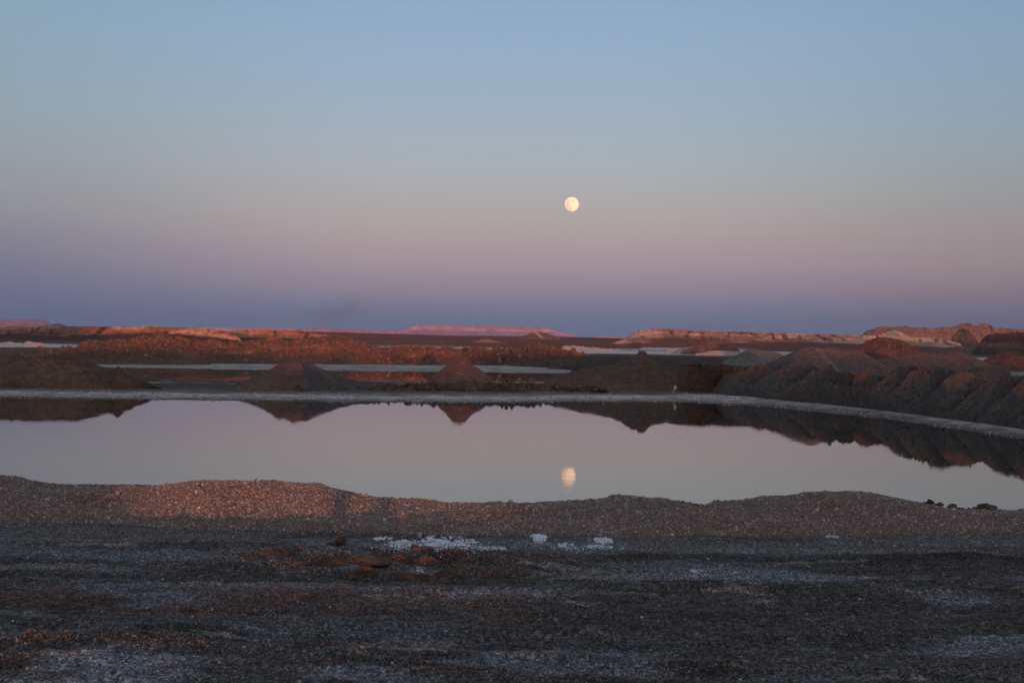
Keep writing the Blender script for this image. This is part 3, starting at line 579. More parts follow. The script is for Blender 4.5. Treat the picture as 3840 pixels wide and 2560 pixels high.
# right hand bank
def rbank_col(x, y, z, t, h, px):
    c = np.zeros(x.shape + (3,)); c[:] = (.082, .074, .074)
    n = fbm(x * .5, y * .5, z * .7, 5, 111); ph = (px + 190 * (1 - t) + 26 * fbm(x * .35, y * .35, 0, 3, 111)) / 128
    fr = ph - np.floor(ph); k = np.floor(ph); kk = .55 + .45 * np.sin(k * 2.3 + 1)
    q = (sstep(fr + .2 * n, .08, .3) * (1 - sstep(fr + .2 * n, .55, .8)) * sstep(t + .25 * n, .3, .62) * (.35 + .65 * kk))[..., None]
    c = c * (1 - q) + np.array((.25, .108, .072)) * q  # light and dark faces of the lobes put into the colour
    q = (1 - sstep(np.abs(fr - 1 + .06 * n), .02, .14))[..., None] * .55 * sstep(t, .05, .3)[..., None]; c = c * (1 - q) + np.array((.035, .03, .03)) * q  # shade in the hollows between lobes, painted into the colour
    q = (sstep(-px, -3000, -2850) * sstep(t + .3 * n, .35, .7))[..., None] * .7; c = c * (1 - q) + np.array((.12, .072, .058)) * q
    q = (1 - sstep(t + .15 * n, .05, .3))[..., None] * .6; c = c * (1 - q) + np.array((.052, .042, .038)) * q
    return c
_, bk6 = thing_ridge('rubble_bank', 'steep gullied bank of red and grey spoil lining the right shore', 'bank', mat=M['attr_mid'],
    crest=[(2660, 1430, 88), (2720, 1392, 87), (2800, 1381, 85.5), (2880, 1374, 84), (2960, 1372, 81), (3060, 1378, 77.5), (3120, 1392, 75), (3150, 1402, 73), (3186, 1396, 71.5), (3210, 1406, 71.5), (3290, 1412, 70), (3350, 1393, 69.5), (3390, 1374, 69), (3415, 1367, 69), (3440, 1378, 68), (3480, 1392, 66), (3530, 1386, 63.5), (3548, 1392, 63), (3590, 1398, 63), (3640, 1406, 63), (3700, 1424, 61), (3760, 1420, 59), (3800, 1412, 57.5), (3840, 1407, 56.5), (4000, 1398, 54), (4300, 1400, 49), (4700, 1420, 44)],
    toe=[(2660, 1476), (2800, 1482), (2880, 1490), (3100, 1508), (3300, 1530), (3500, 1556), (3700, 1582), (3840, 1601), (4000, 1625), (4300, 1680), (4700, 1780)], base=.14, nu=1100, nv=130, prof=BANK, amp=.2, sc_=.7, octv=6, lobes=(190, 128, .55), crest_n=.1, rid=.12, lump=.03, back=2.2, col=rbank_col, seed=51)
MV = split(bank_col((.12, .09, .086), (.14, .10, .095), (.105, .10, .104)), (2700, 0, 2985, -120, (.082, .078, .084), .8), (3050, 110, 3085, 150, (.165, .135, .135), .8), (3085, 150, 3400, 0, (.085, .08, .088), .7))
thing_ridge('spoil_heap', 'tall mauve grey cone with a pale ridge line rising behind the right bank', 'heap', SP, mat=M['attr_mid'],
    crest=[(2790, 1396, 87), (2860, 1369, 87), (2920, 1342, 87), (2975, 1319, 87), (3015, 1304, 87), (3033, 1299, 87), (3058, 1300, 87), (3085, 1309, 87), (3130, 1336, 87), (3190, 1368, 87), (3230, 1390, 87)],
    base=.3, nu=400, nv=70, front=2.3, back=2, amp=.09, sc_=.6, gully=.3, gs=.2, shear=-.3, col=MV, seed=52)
thing_ridge('spoil_heap', 'flat topped mauve brown heap between the tall cone and the rounded heap', 'heap', SP, mat=M['attr_mid'],
    crest=[(2980, 1360, 93), (3040, 1322, 93), (3085, 1305, 93), (3130, 1303, 93), (3165, 1309, 93), (3215, 1311, 93), (3240, 1322, 93), (3268, 1340, 93), (3300, 1358, 93), (3360, 1388, 93)],
    base=.3, nu=300, nv=60, front=2.1, back=2, amp=.1, sc_=.6, gully=.3, gs=.2, shear=.4, col=bank_col((.12, .08, .073), (.14, .095, .088), (.10, .092, .093)), seed=252)
thing_ridge('spoil_heap', 'low reddish spur of spoil at the foot of the tall mauve cone', 'heap', SP, mat=M['redtop'],
    crest=[(3100, 1408, 80), (3160, 1398, 80), (3188, 1388, 80), (3215, 1399, 80), (3270, 1410, 80)], base=.3, nu=120, nv=40, front=1.8, amp=.1, sc_=1, rid=.1, seed=253)
thing_ridge('spoil_heap', 'grey green gravel heap left of the mauve double cone', 'heap', SP, mat=M['greengrey'],
    crest=[(2700, 1358, 122), (2740, 1340, 122), (2790, 1316, 122), (2825, 1310, 122), (2870, 1313, 122), (2920, 1322, 122), (2980, 1350, 122)], base=.3, nu=200, nv=50, front=2, amp=.07, sc_=.5, seed=53)
thing_ridge('spoil_heap', 'smooth brown heap with a rounded top behind the right bank, right of the double cone', 'heap', SP, mat=M['attr_mid'],
    crest=[(3180, 1385, 104), (3240, 1362, 104), (3320, 1343, 104), (3400, 1329, 104), (3500, 1326, 104), (3560, 1323, 104), (3592, 1319, 104), (3615, 1325, 104), (3650, 1338, 104), (3700, 1358, 104), (3760, 1385, 104)],
    base=.3, nu=300, nv=60, front=2.2, amp=.08, sc_=.5, gully=.2, gs=.16, col=bank_col((.11, .074, .066), (.13, .088, .08), (.10, .088, .088)), seed=54)
thing_ridge('spoil_heap', 'low pinkish ridge with crumbly top near the right edge', 'heap', SP, mat=M['redtop'],
    crest=[(3560, 1400, 84), (3620, 1382, 84), (3660, 1376, 84), (3700, 1378, 84), (3740, 1366, 84), (3762, 1375, 84), (3790, 1398, 84)], base=.3, nu=200, nv=50, front=2, amp=.12, sc_=.9, rid=.12, crest_n=.05, seed=55)
_, bk7 = thing_ridge('spoil_heap', 'dark red heap of lumpy spoil in front of the lit right plateau', 'heap', SP, mat=M['attr_mid'],
    crest=[(3160, 1322, 220), (3205, 1302, 220), (3240, 1284, 220), (3270, 1270, 220), (3292, 1264, 220), (3330, 1268, 220), (3370, 1272, 220), (3400, 1288, 220), (3440, 1310, 220), (3475, 1328, 220), (3520, 1345, 220)],
    base=.2, nu=250, nv=60, front=1.9, amp=.25, sc_=.4, rid=.25, lump=.2, col=bank_col((.085, .047, .039), (.11, .06, .048), (.06, .042, .038)), seed=56)
thing_ridge('spoil_heap', 'small dark mound by the pale pan at the right edge', 'heap', SP, mat=M['attr_mid'],
    crest=[(3680, 1352, 170), (3730, 1332, 170), (3755, 1321, 170), (3768, 1317, 170), (3795, 1324, 170), (3840, 1338, 170), (3900, 1352, 170)], base=.2, nu=160, nv=50, front=2, amp=.25, sc_=.7, rid=.2, gully=.3, gs=.2, col=bank_col((.065, .042, .036), (.09, .056, .046), (.055, .045, .042)), seed=57)
thing_ridge('spoil_heap', 'dark spiky heap of spoil on the salt pan below the lit plateau', 'heap', SP, mat=M['attr_mid'],
    crest=[(2550, 1318, 320), (2590, 1304, 320), (2625, 1290, 320), (2650, 1279, 320), (2675, 1277, 320), (2692, 1286, 320), (2704, 1276, 320), (2716, 1288, 320), (2740, 1300, 320), (2780, 1314, 320)], base=.2, nu=160, nv=50, front=2.2, amp=.3, sc_=.3, rid=.4, col=bank_col((.15, .08, .06), (.22, .12, .09), (.10, .06, .045)), seed=58)
thing_ridge('salt_heap', 'low pinkish salt heap beside the spiky spoil heap', 'heap', mat=M['salt_far'],
    crest=[(2490, 1316, 330), (2530, 1305, 330), (2560, 1303, 330), (2600, 1300, 330), (2640, 1294, 330), (2665, 1300, 330), (2700, 1316, 330)], base=.2, nu=100, nv=30, front=2.2, amp=.15, sc_=.4, seed=59)
thing_ridge('salt_heap', 'long white salt windrow in front of the lit right plateau', 'heap', mat=M['salt_far'],
    crest=[(2600, 1325, 300), (2640, 1321, 300), (2665, 1314, 300), (2720, 1315, 300), (2780, 1318, 300), (2850, 1322, 300), (2920, 1330, 300)], base=.15, nu=200, nv=30, front=2.2, amp=.12, sc_=.5, rid=.12, seed=60)
thing_ridge('salt_heap', 'white salt heap with a soft peak on the far left pan', 'heap', mat=M['salt_far'],
    crest=[(60, 1306, 335), (80, 1297, 335), (95, 1282, 335), (108, 1278, 335), (130, 1284, 335), (155, 1284, 335), (178, 1298, 335), (200, 1306, 335)], base=.2, nu=120, nv=30, front=2, amp=.1, sc_=.6, seed=61)
for i, (cr_, lb) in enumerate([([(-40, 1302), (0, 1284), (40, 1283), (78, 1286), (95, 1300)], 'strip of pinkish salt lumps behind the white heap at far left'),
                               ([(1690, 1316), (1720, 1304), (1760, 1303), (1830, 1306), (1860, 1303), (1900, 1305), (1940, 1307), (1960, 1318)], 'crust of pinkish salt lumps on the middle pale pan'),
                               ([(2100, 1318), (2110, 1296), (2150, 1296), (2180, 1299), (2260, 1306), (2400, 1310), (2500, 1312), (2560, 1325)], 'broken salt ridge running across the wide pale pan')]):
    thing_ridge('salt_ridge', lb, 'salt ridge', mat=M['salt_far'], crest=[(a, b, 385 + 10 * i) for a, b in cr_], base=.2, nu=200, nv=24, front=2, amp=.15, sc_=.5, rid=.4, crest_n=.2, seed=62 + i)

# ------------------------------------------------------------------ unseen terrain added behind the photographer, shaped to cast the evening shade
def behind(pts, Y, name, seed, fr=6, label=None):
    p = np.array(pts, float); nx = 500; xs = np.linspace(p[0, 0], p[-1, 0], nx); hs = np.interp(xs, p[:, 0], p[:, 1]) + .03 * fbm(xs * .4, 0 * xs, 0, 3, seed)
    v = np.linspace(-1, 1, 25); prf = 1 - np.abs(v) ** 1.4
    x = xs[:, None] + 0 * v; y = Y + v[None] * fr * np.maximum(hs - 1, .2)[:, None] / 2; z = 1.2 + (hs - 1.2)[:, None] * prf[None]
    o = mesh_obj(name, np.stack([x, y, z], -1).reshape(-1, 3), grid_faces(nx, 25), M['greybrown'], smooth=True); o['kind'] = 'structure'
behind([(-90, 1.2), (-60, 3.75), (-27, 3.75), (-13, 3.6), (-9, 3.1), (-5, 2.75), (-1.8, 2.65), (.4, 2.5), (1.2, 1.86), (3.3, 1.84), (4.6, 2.25), (5.4, 2.42), (9, 2.4), (12, 3.0), (16, 3.9), (20, 3.9), (25, 3.6), (34, 3.55), (60, 3.4), (90, 1.2)], -40, 'shade_embankment', 201)  # added bank, its crest profile shaped to let sun onto part of the berm
behind([(-12, 1.35), (-9, 1.5), (-3, 1.58), (0, 1.575), (3, 1.60), (8, 1.5), (12, 1.35)], -4.5, 'shade_rise', 204, fr=6)  # added rise that keeps the low sun off the near ground
behind([(-420, 1.2), (-380, 13), (-130, 15.5), (-106, 15), (-94, 9), (-80, 1.2)], -100, 'hill', 202, fr=5)  # added unseen hill that shades the left end of the plateau
behind([(120, 1.2), (150, 9), (175, 11.6), (400, 11.8), (440, 1.2)], -100, 'hill', 203, fr=5)  # added unseen hill that shades the low hills at right
for x_, lb_ in ((-.23, 'unseen post added to cast a shadow stripe, the one on the left'), (.16, 'unseen post added to cast a shadow stripe, the one on the right')):                                   # two unseen posts, added so that their shadows fall on the berm
    V, Fc = [], []
    tt_ = np.arange(10) / 10 * 2 * np.pi; zz = np.array([1.2, 2.0, 2.9, 3.3])
    V = np.concatenate([np.stack([x_ + (.085 - .01 * j) * np.cos(tt_), -2 + (.085 - .01 * j) * np.sin(tt_), np.full(10, z_)], 1) for j, z_ in enumerate(zz)])
    Fc = np.array([(i * 10 + j, i * 10 + (j + 1) % 10, (i + 1) * 10 + (j + 1) % 10, (i + 1) * 10 + j) for i in range(3) for j in range(10)])
    tag(mesh_obj('shadow_post', V, Fc, M['greybrown'], smooth=True), lb_, 'post', 'unseen posts added for their shadows')

# ------------------------------------------------------------------ gravel berm in front
BC = [(-2600, 1760, 15.0), (-1500, 1780, 14.9), (-700, 1775, 14.8), (0, 1787, 14.7), (60, 1790, 14.7), (150, 1804, 14.7), (260, 1813, 14.7), (400, 1813, 14.7), (550, 1817, 14.6), (640, 1815, 14.6), (689, 1804, 14.6), (765, 1797, 14.6), (860, 1798, 14.6), (960, 1799, 14.6), (1011, 1798, 14.6), (1062, 1804, 14.6), (1123, 1812, 14.6), (1266, 1831, 14.5), (1393, 1858, 14.4), (1511, 1873, 14.3),
      (1623, 1881, 14.3), (1801, 1888, 14.2), (1920, 1885, 14.2), (2022, 1882, 14.2), (2150, 1873, 14.2), (2277, 1868, 14.2), (2379, 1867, 14.2), (2557, 1876, 14.2), (2614, 1886, 14.2), (2639, 1893, 14.2), (2685, 1884, 14.2), (2880, 1872, 14.2), (2931, 1865, 14.3), (2992, 1853, 14.3), (3084, 1843, 14.3), (3186, 1839, 14.3), (3257, 1842, 14.3),
      (3313, 1856, 14.3), (3390, 1871, 14.2), (3466, 1888, 14.2), (3543, 1912, 14.1), (3645, 1919, 14.1), (3747, 1917, 14.1), (3840, 1917, 14.1), (4300, 1890, 14.2), (5200, 1860, 14.4), (6200, 1850, 14.6)]
def berm_col(x, y, z, t, h, px):
    c = np.zeros(x.shape + (3,)); c[:] = (.16, .13, .12)
    n = fbm(x * 1.2, y * 1.5, z * 2, 4, 121); q = sstep(n, .1, .45)[..., None] * .7
    return c * (1 - q) + np.array((.13, .085, .066)) * q
M['berm'] = earth('berm earth', None, None, s=5, fine=60, bump=1.0, bdist=.015, attr=True)
berm, bermd = ridge('gravel_berm', BC, M['berm'], toe=[(-2600, 1900), (0, 1948), (600, 1972), (1100, 1992), (1700, 2008), (2600, 2006), (3840, 1996), (6200, 2010)], base=1.362, nu=1500, nv=60, nb=30, prof=[(0, 0), (.1, .1), (.4, .42), (.8, .88), (1, 1)],
      amp=.05, sc_=2.2, octv=5, back=1.5, minw=.8, col=berm_col, sink=.10, smooth=True, seed=71)
tag(berm, 'long low berm of loose gravel along the near edge of the lake', 'berm')

# ------------------------------------------------------------------ stones
def rock_mesh(seed, sub=2, rough=.35, squash=(1, .8, .7), angular=True):
    import bmesh
    bm = bmesh.new(); bmesh.ops.create_icosphere(bm, subdivisions=sub, radius=1.0)
    V = np.array([v.co[:] for v in bm.verts]); Fc = np.array([[v.index for v in f.verts] for f in bm.faces]); bm.free()
    r = np.random.default_rng(seed)
    if angular:                                    # chop with random planes
        for k in range(9):
            n = r.normal(size=3); n /= np.linalg.norm(n); d = r.uniform(.52, .85)
            dd = V @ n - d; V = V - np.maximum(dd, 0)[:, None] * n
    V = V * (1 + rough * .35 * fbm(V[:, 0] * 1.6, V[:, 1] * 1.6, V[:, 2] * 1.6, 3, seed % 97)[:, None])
    return V * np.array(squash), Fc
def protos(n, mat, seed, sub=1, **kw):
    col = bpy.data.collections.new('stone shapes %d' % seed)
    for i in range(n):
        V, Fc = rock_mesh(seed + i, sub, **kw)
        me = bpy.data.meshes.new('stone'); me.from_pydata(V.tolist(), [], Fc.tolist()); me.materials.append(mat)
        for p in me.polygons: p.use_smooth = False
        o = bpy.data.objects.new('stone', me); col.objects.link(o)
    return col
def scatter(name, P, S, col, label=None, seed=0):
    n = len(P); me = bpy.data.meshes.new(name); me.vertices.add(n); me.vertices.foreach_set('co', P.astype(np.float32).ravel())
    a = me.attributes.new('size', 'FLOAT', 'POINT'); a.data.foreach_set('value', S.astype(np.float32))
    r = np.random.default_rng(seed).uniform(0, 6.28, (n, 3)); r[:, :2] = (r[:, :2] - 3.14) * .35
    a = me.attributes.new('spin', 'FLOAT_VECTOR', 'POINT'); a.data.foreach_set('vector', r.astype(np.float32).ravel())
    o = bpy.data.objects.new(name, me); C.objects.link(o)
    ng = bpy.data.node_groups.new(name, 'GeometryNodeTree')
    ng.interface.new_socket('Geometry', in_out='INPUT', socket_type='NodeSocketGeometry'); ng.interface.new_socket('Geometry', in_out='OUTPUT', socket_type='NodeSocketGeometry')
    N = ng.nodes; L = ng.links
    gi = N.new('NodeGroupInput'); go = N.new('NodeGroupOutput'); ci = N.new('GeometryNodeCollectionInfo'); ci.inputs[0].default_value = col
    ci.inputs['Separate Children'].default_value = True; ci.inputs['Reset Children'].default_value = True
    ip = N.new('GeometryNodeInstanceOnPoints'); ip.inputs['Pick Instance'].default_value = True
    s1 = N.new('GeometryNodeInputNamedAttribute'); s1.data_type = 'FLOAT'; s1.inputs[0].default_value = 'size'
    s2 = N.new('GeometryNodeInputNamedAttribute'); s2.data_type = 'FLOAT_VECTOR'; s2.inputs[0].default_value = 'spin'
    L.new(gi.outputs[0], ip.inputs['Points']); L.new(ci.outputs[0], ip.inputs['Instance'])
    L.new(s1.outputs[0], ip.inputs['Scale']); L.new(s2.outputs[0], ip.inputs['Rotation']); L.new(ip.outputs[0], go.inputs[0])
    md = o.modifiers.new('scatter', 'NODES'); md.node_group = ng
    o['kind'] = 'stuff'
    if label: o['label'] = label
    return o
def on_mesh(d, n, keep=None):
    V, Fc = d; q = V[Fc]; ar = np.linalg.norm(np.cross(q[:, 2] - q[:, 0], q[:, 3] - q[:, 1]), axis=1)
    if keep is not None: ar = ar * keep(q.mean(1))
    idx = RND.choice(len(Fc), n, p=ar / ar.sum()); a, b = RND.random((2, n, 1)); q = q[idx]
    return (q[:, 0] * (1 - a) + q[:, 1] * a) * (1 - b) + (q[:, 3] * (1 - a) + q[:, 2] * a) * b
bs = protos(10, M['berm_stone'], 500, 1)
P = on_mesh(bermd, 190000, lambda c: ((c[:, 2] > 1.34) & (np.abs(c[:, 0]) < 9) & (c[:, 1] < 15.3)) * 1.0)
S =     .0066 * np.exp(RND.normal(0, .46, len(P))); S = np.clip(S, .004, .045)
scatter('gravel', P, S, bs, 'angular pinkish gravel covering the berm', 1)
n = 900; x = RND.uniform(-7, 7, n); y = RND.uniform(6.2, 12.8, n); z = ground_z(x, y); S = np.clip(.011 * np.exp(RND.normal(0, .4, n)), .006, .035)
BIG = (np.stack([x, y, z], 1), S)
n = 60000; y = 13.9 - np.abs(RND.normal(0, .75, n)); x = RND.uniform(-8.5, 8.5, n); z = ground_z(x, y)
S = np.clip(.0062 * np.exp(RND.normal(0, .42, n)), .003, .03) * (1 - .25 * sstep(-y, -12.8, -11.8)); kp = fbm(x * .8, y * 1.5, 0, 3, 151) > -.35
gs_ = protos(10, M['ground_stone'], 600, 1)
scatter('gravel', BIG[0], BIG[1], gs_, 'larger single stones lying on the near ground', 4)
scatter('gravel', np.stack([x, y, z + S * .2], 1)[kp], S[kp], gs_, 'grey gravel spilling from the foot of the berm', 3)
n = 190000; rr_ = np.sqrt(RND.uniform(5.8 ** 2, 13.6 ** 2, n)); aa = RND.uniform(-.5, .5, n); x = rr_ * np.sin(aa); y = rr_ * np.cos(aa)
dens = fbm(x * .7, y * 1.6, 0, 4, 63) + .9 * sstep(y, 11.9, 12.6) + .8 * sstep(-y, -8.6, -7.6) * sstep(-x, -1.9, .2); kp = RND.random(n) < np.clip(.4 + .9 * dens, .18, 1)
x, y = x[kp], y[kp]; z = ground_z(x, y)
S = np.clip(  .0040 * np.exp(RND.normal(0, .48, len(x))), .0018, .022)
scatter('gravel', np.stack([x, y, z + S * .2], 1), S, gs_, 'small dark and pale stones strewn over the near ground', 2)
rs = protos(8, M['rubble_stone'], 700, 1)
for i, (d, n, s0, lb) in enumerate([(rub1, 5000, .085, 'stones on the long red rubble bank'), (rub2, 6500, .085, 'broken clods on the jagged red bank'), (bk7, 500, .08, 'lumps on the dark red heap')]):
    P = on_mesh(d, n, lambda c: (c[:, 2] > .2) * 1.0); S = s0 * np.exp(RND.normal(0, .5, n)); scatter('rubble_stones', P, np.clip(S, .03, .6), rs, lb, 10 + i)
ms = protos(8, M['mid_stone'], 800, 1)
for i, (d, n, s0, lb) in enumerate([(bk4, 1500, .07, 'clods along the low strip on the far shore'), (bk6, 6000, .036, 'stones on the steep right bank'), (bk1, 900, .035, 'stones on the left far bank'), (bk5, 1000, .035, 'stones on the twin peaked heap'), (rb9, 1200, .1, 'stones on the low rubble by the back pool')]):
    P = on_mesh(d, n, lambda c: (c[:, 2] > .15) * 1.0); S = s0 * np.exp(RND.normal(0, .5, n)); scatter('bank_stones', P, np.clip(S, .02, .35), ms, lb, 20 + i)

# ------------------------------------------------------------------ single rocks and clods near the camera
def rock(name, label, cat, px, py, w_px, h_px, mat, seed, group=None, z=None, D=None, depth=.8, rough=.5, tilt=0, sub=4, sink=.2, ang=True):
    p = on_z(px, py, 1.4 if z is None else z) if D is None else at(px, py, D)
    k = p[1] / F; w = w_px * k; h = h_px * k * 1.3
    V, Fc = rock_mesh(seed, sub, rough, (1, 1, 1), ang)
    V = V + .10 * fbm(V[:, 0] * 4, V[:, 1] * 4, V[:, 2] * 4, 3, seed % 50)[:, None] * V
    mn, mx = V.min(0), V.max(0); V = (V - (mn + mx) / 2) / (mx - mn)
    V *= np.array([w, max(w * depth, h * .8), h * (1 + sink)]); c, s = math.cos(tilt), math.sin(tilt)
    V = np.stack([V[:, 0] * c - V[:, 2] * s, V[:, 1], V[:, 0] * s + V[:, 2] * c], 1)
    gz_ = float(ground_z(np.array([p[0]]), np.array([p[1]]))[0]) if (z is None and D is None) else p[2]
    V = V + np.array([p[0], p[1], gz_ + h * .5 - h * sink * .5])
    o = mesh_obj(name, V, Fc, mat, smooth=False); tag(o, label, cat, group); return o
CG = 'lumps of dug up clay on the near ground'
rock('clay_clod', 'orange brown leaning block of clay left of the white salt patches', 'clod', 1278, 2040, 46, 34, M['clay_dull'], 1001, CG, rough=.7, tilt=-.35, ang=True)
rock('clay_clod', 'small brown foot piece leaning on the left of the lone clay block', 'clod', 1252, 2041, 26, 15, M['clay_dull'], 1002, CG, rough=.6)
rock('clay_clod', 'flat sliver of clay lying left of the lone clay block', 'clod', 1234, 2038, 22, 6, M['clay_dull'], 1003, CG)
rock('clay_clod', 'upright orange clod in front of the white salt patches', 'clod', 1556, 2080, 38, 30, M['clay'], 1004, CG, rough=.6)
rock('clay_clod', 'long brown slab lying under the upright orange clod', 'clod', 1570, 2092, 68, 16, M['clay_dull'], 1005, CG, depth=.5)
rock('clay_clod', 'orange end piece on the right of the long brown slab', 'clod', 1607, 2086, 34, 20, M['clay'], 1006, CG, depth=.7, tilt=.2)
rock('clay_clod', 'large orange fronted slab in the middle of the clay field', 'clod', 1378, 2158, 96, 26, M['clay'], 1007, CG, depth=.4, tilt=-.12, rough=.8)
rock('clay_clod', 'grey topped mound of crusted clay behind the orange fronted slab', 'clod', 1400, 2138, 130, 34, M['clay_dull'], 1008, CG, depth=.8, rough=1.0)
rock('clay_clod', 'small tan clod, left end of the row in front of the clay field', 'clod', 1300, 2160, 26, 15, M['clay_dull'], 1009, CG)
rock('clay_clod', 'tan clod with a flat top, left of the orange fronted slab', 'clod', 1320, 2166, 36, 17, M['clay_dull'], 1010, CG)
rock('clay_clod', 'little tan clod at the left foot of the orange fronted slab', 'clod', 1347, 2167, 16, 10, M['clay_dull'], 1011, CG)
rock('clay_clod', 'single small orange clod standing left of the clay field', 'clod', 1122, 2087, 20, 10, M['clay'], 1012, CG)
rock('clay_clod', 'rounded dark clod on the pale gravel at left', 'clod', 728, 2041, 22, 14, M['clay_dull'], 1013, CG)
rock('clay_clod', 'squat red clod at the far left of the clay field', 'clod', 655, 2111, 34, 9, M['clay'], 1014, CG)
rock('clay_clod', 'knobbly red clod beside the squat one at left', 'clod', 720, 2112, 44, 11, M['clay'], 1015, CG)
# crumbly piles of clay: one object each
def crumb(label, px, py, w, h, n, seed, mat=None, sz=5.5):
    r = np.random.default_rng(seed); Vs = []; Fs = []; off = 0
    c0 = on_z(px, py, 1.4); k = c0[1] / F
    for i in range(n):
        a = np.clip(r.normal(0, .3, 2), -.6, .6); px_ = px + a[0] * w; q = max(0, 1 - 1.2 * (a[0] ** 2 + a[1] ** 2) ** .5)
        V, Fc = rock_mesh(seed * 50 + i, 2, .6); s = k * sz * math.exp(r.normal(0, .4))
        p = np.array([c0[0] + a[0] * w * k, c0[1] + a[1] * w * k * .7, 0]); p[2] = float(ground_z(np.array([p[0]]), np.array([p[1]]))[0]) + q * h * k * r.uniform(.3, .9)
        Vs.append(V * s + p); Fs.append(Fc + off); off += len(V)
    q_ = 46; gx_, gy_ = np.meshgrid(np.linspace(-1, 1, q_), np.linspace(-1, 1, q_), indexing='ij')
    rw = 1 - (gx_ ** 2 + gy_ ** 2) ** .5 + .25 * fbm(gx_ * 2 + seed, gy_ * 2, 0, 3, seed); X_w = c0[0] + gx_ * w * k * .72; Y_w = c0[1] + gy_ * w * k * .5
    Zw = ground_z(X_w, Y_w) - .012 + k * h * (np.clip(rw, -.2, .6) * 1.5 + .9 * np.clip(rw * 2, 0, 1) * (ridged(X_w * 14, Y_w * 14, 0, 4, seed) - .4))
    Vb = np.stack([X_w, Y_w, Zw], -1).reshape(-1, 3); Fq = grid_faces(q_, q_); Fq = Fq[(rw.reshape(-1)[Fq].max(1) > 0)]
    Fs.append(np.concatenate([Fq[:, [0, 1, 2]], Fq[:, [0, 2, 3]]]) + off); Vs.append(Vb)
    o = mesh_obj('clay_pile', np.concatenate(Vs), np.concatenate(Fs), mat or M['clay']); tag(o, label, 'clay pile', 'piles of crumbled clay on the near ground')
crumb('crumbled red clay pile at the left end of the clay field', 1245, 2140, 92, 26, 80, 11)
crumb('crumbled red clay pile at the back of the clay field, behind the big slab', 1450, 2110, 110, 24, 90, 12)
crumb('crumbled red clay pile in front, right of the orange fronted slab', 1530, 2158, 120, 24, 110, 13)
crumb('small red clay pile right of the centre of the clay field', 1600, 2122, 80, 20, 60, 14)
crumb('small crumbled clay pile at the front right corner of the clay field', 1680, 2152, 70, 18, 60, 15)
crumb('thin scatter of clay crumbs at the right back of the clay field', 1725, 2118, 80, 12, 50, 16)
crumb('flat spread of reddish clay crumbs left of the lone orange clod', 1020, 2100, 130, 12, 90, 17)
crumb('grey brown crumbs between the two left clay piles', 1370, 2118, 150, 16, 90, 18, M['clay_dull'])
crumb('brown crumbs at the foot of the bare ground right of the clay field', 1830, 2165, 80, 10, 50, 19, M['clay_dull'])
crumb('dark brown crusty lumps on the ground at right', 3290, 2170, 170, 10, 90, 20, M['clay_dull'])
crumb('dark churned lumps near the right edge of the ground', 3560, 2165, 150, 12, 90, 21, M['clay_dull'])
# dark rocks behind the berm at right
DR = 'dark rocks behind the low end of the berm'
for i, (px, py, w_, h_, lb) in enumerate([(3700, 1921, 66, 30, 'largest dark rock behind the low end of the berm, flat topped'),
        (3488, 1893, 26, 20, 'dark rounded rock, leftmost pair on the berm crest at right'), (3468, 1893, 16, 12, 'small dark rock at the left end of the row behind the berm'),
        (3522, 1900, 28, 16, 'grey pale topped rock third from the left behind the berm'), (3567, 1910, 34, 20, 'dark rock with a sloped back in the middle of the row'),
        (3600, 1914, 30, 12, 'low dark rock between the middle rocks and the broken ones'), (3632, 1917, 34, 14, 'broken dark rock left of the largest one'),
        (3655, 1918, 24, 16, 'narrow dark rock touching the left side of the largest one'), (3752, 1917, 26, 9, 'flat dark rock right of the largest one')]):
    rock('dark_rock', lb, 'rock', px, py + 2, w_ * 1.25, h_ * 1.0, M['darkrock'], 1100 + i, DR, D=14.55, rough=.7, sink=.5)
rock('pale_stone', 'pair of pale pink stones at the foot of the berm above the salt', 'stone', 1575, 1990, 14, 17, M['salt_far'], 1201)
rock('pale_stone', 'white round lump of salt at the foot of the berm', 'stone', 1608, 1996, 15, 10, M['salt'], 1202)
rock('pale_stone', 'rounded brown grey stone right of the white salt patches', 'stone', 1697, 2015, 16, 15, M['clay_dull'], 1203)

# salt patches: crumbly crust with holes, one object each
def patch(label, px0, px1, py0, py1, seed, thr=.0, hgt=.018, dens=1.0):
    a = on_z((px0 + px1) / 2, py1, 1.35); b = on_z((px0 + px1) / 2, py0, 1.35); k = (a[1] + b[1]) / 2 / F
    x0 = a[0] - (px1 - px0) / 2 * k; x1 = a[0] + (px1 - px0) / 2 * k; y0, y1 = a[1], b[1]
    st_ = .008; nx = int((x1 - x0) / st_) + 2; ny = int((y1 - y0) / st_) + 2
    gx_, gy_ = np.meshgrid(np.linspace(x0, x1, nx), np.linspace(y0, y1, ny), indexing='ij')
    u = (gx_ - x0) / (x1 - x0) * 2 - 1; v = (gy_ - y0) / (y1 - y0) * 2 - 1
    m = .36 - .85 * (u ** 2 + v ** 2) ** .5 + .75 * fbm(gx_ * 5, gy_ * 4, 0, 3, seed) + 1.5 * fbm(gx_ * 19, gy_ * 13, 0, 4, seed + 7, .8) - thr - 7 * np.maximum(0, (u ** 2 + v ** 2) ** .5 - .78)
    base = ground_z(gx_, gy_)
    z = base - .006 + np.clip(m * .09, -.01, hgt) + .006 * fbm(gx_ * 30, gy_ * 30, 0, 3, seed + 4) * (m > 0)
    Fc = grid_faces(nx, ny); keep = (m.reshape(-1)[Fc].max(1) > -.05); Fc = Fc[keep]
    V = np.stack([gx_, gy_, z], -1).reshape(-1, 3); used = np.unique(Fc); mp = np.zeros(len(V), int); mp[used] = np.arange(len(used))
    o = mesh_obj('salt_patch', V[used], mp[Fc], M['salt'], smooth=True); tag(o, label, 'salt patch', 'white salt patches on the near ground')
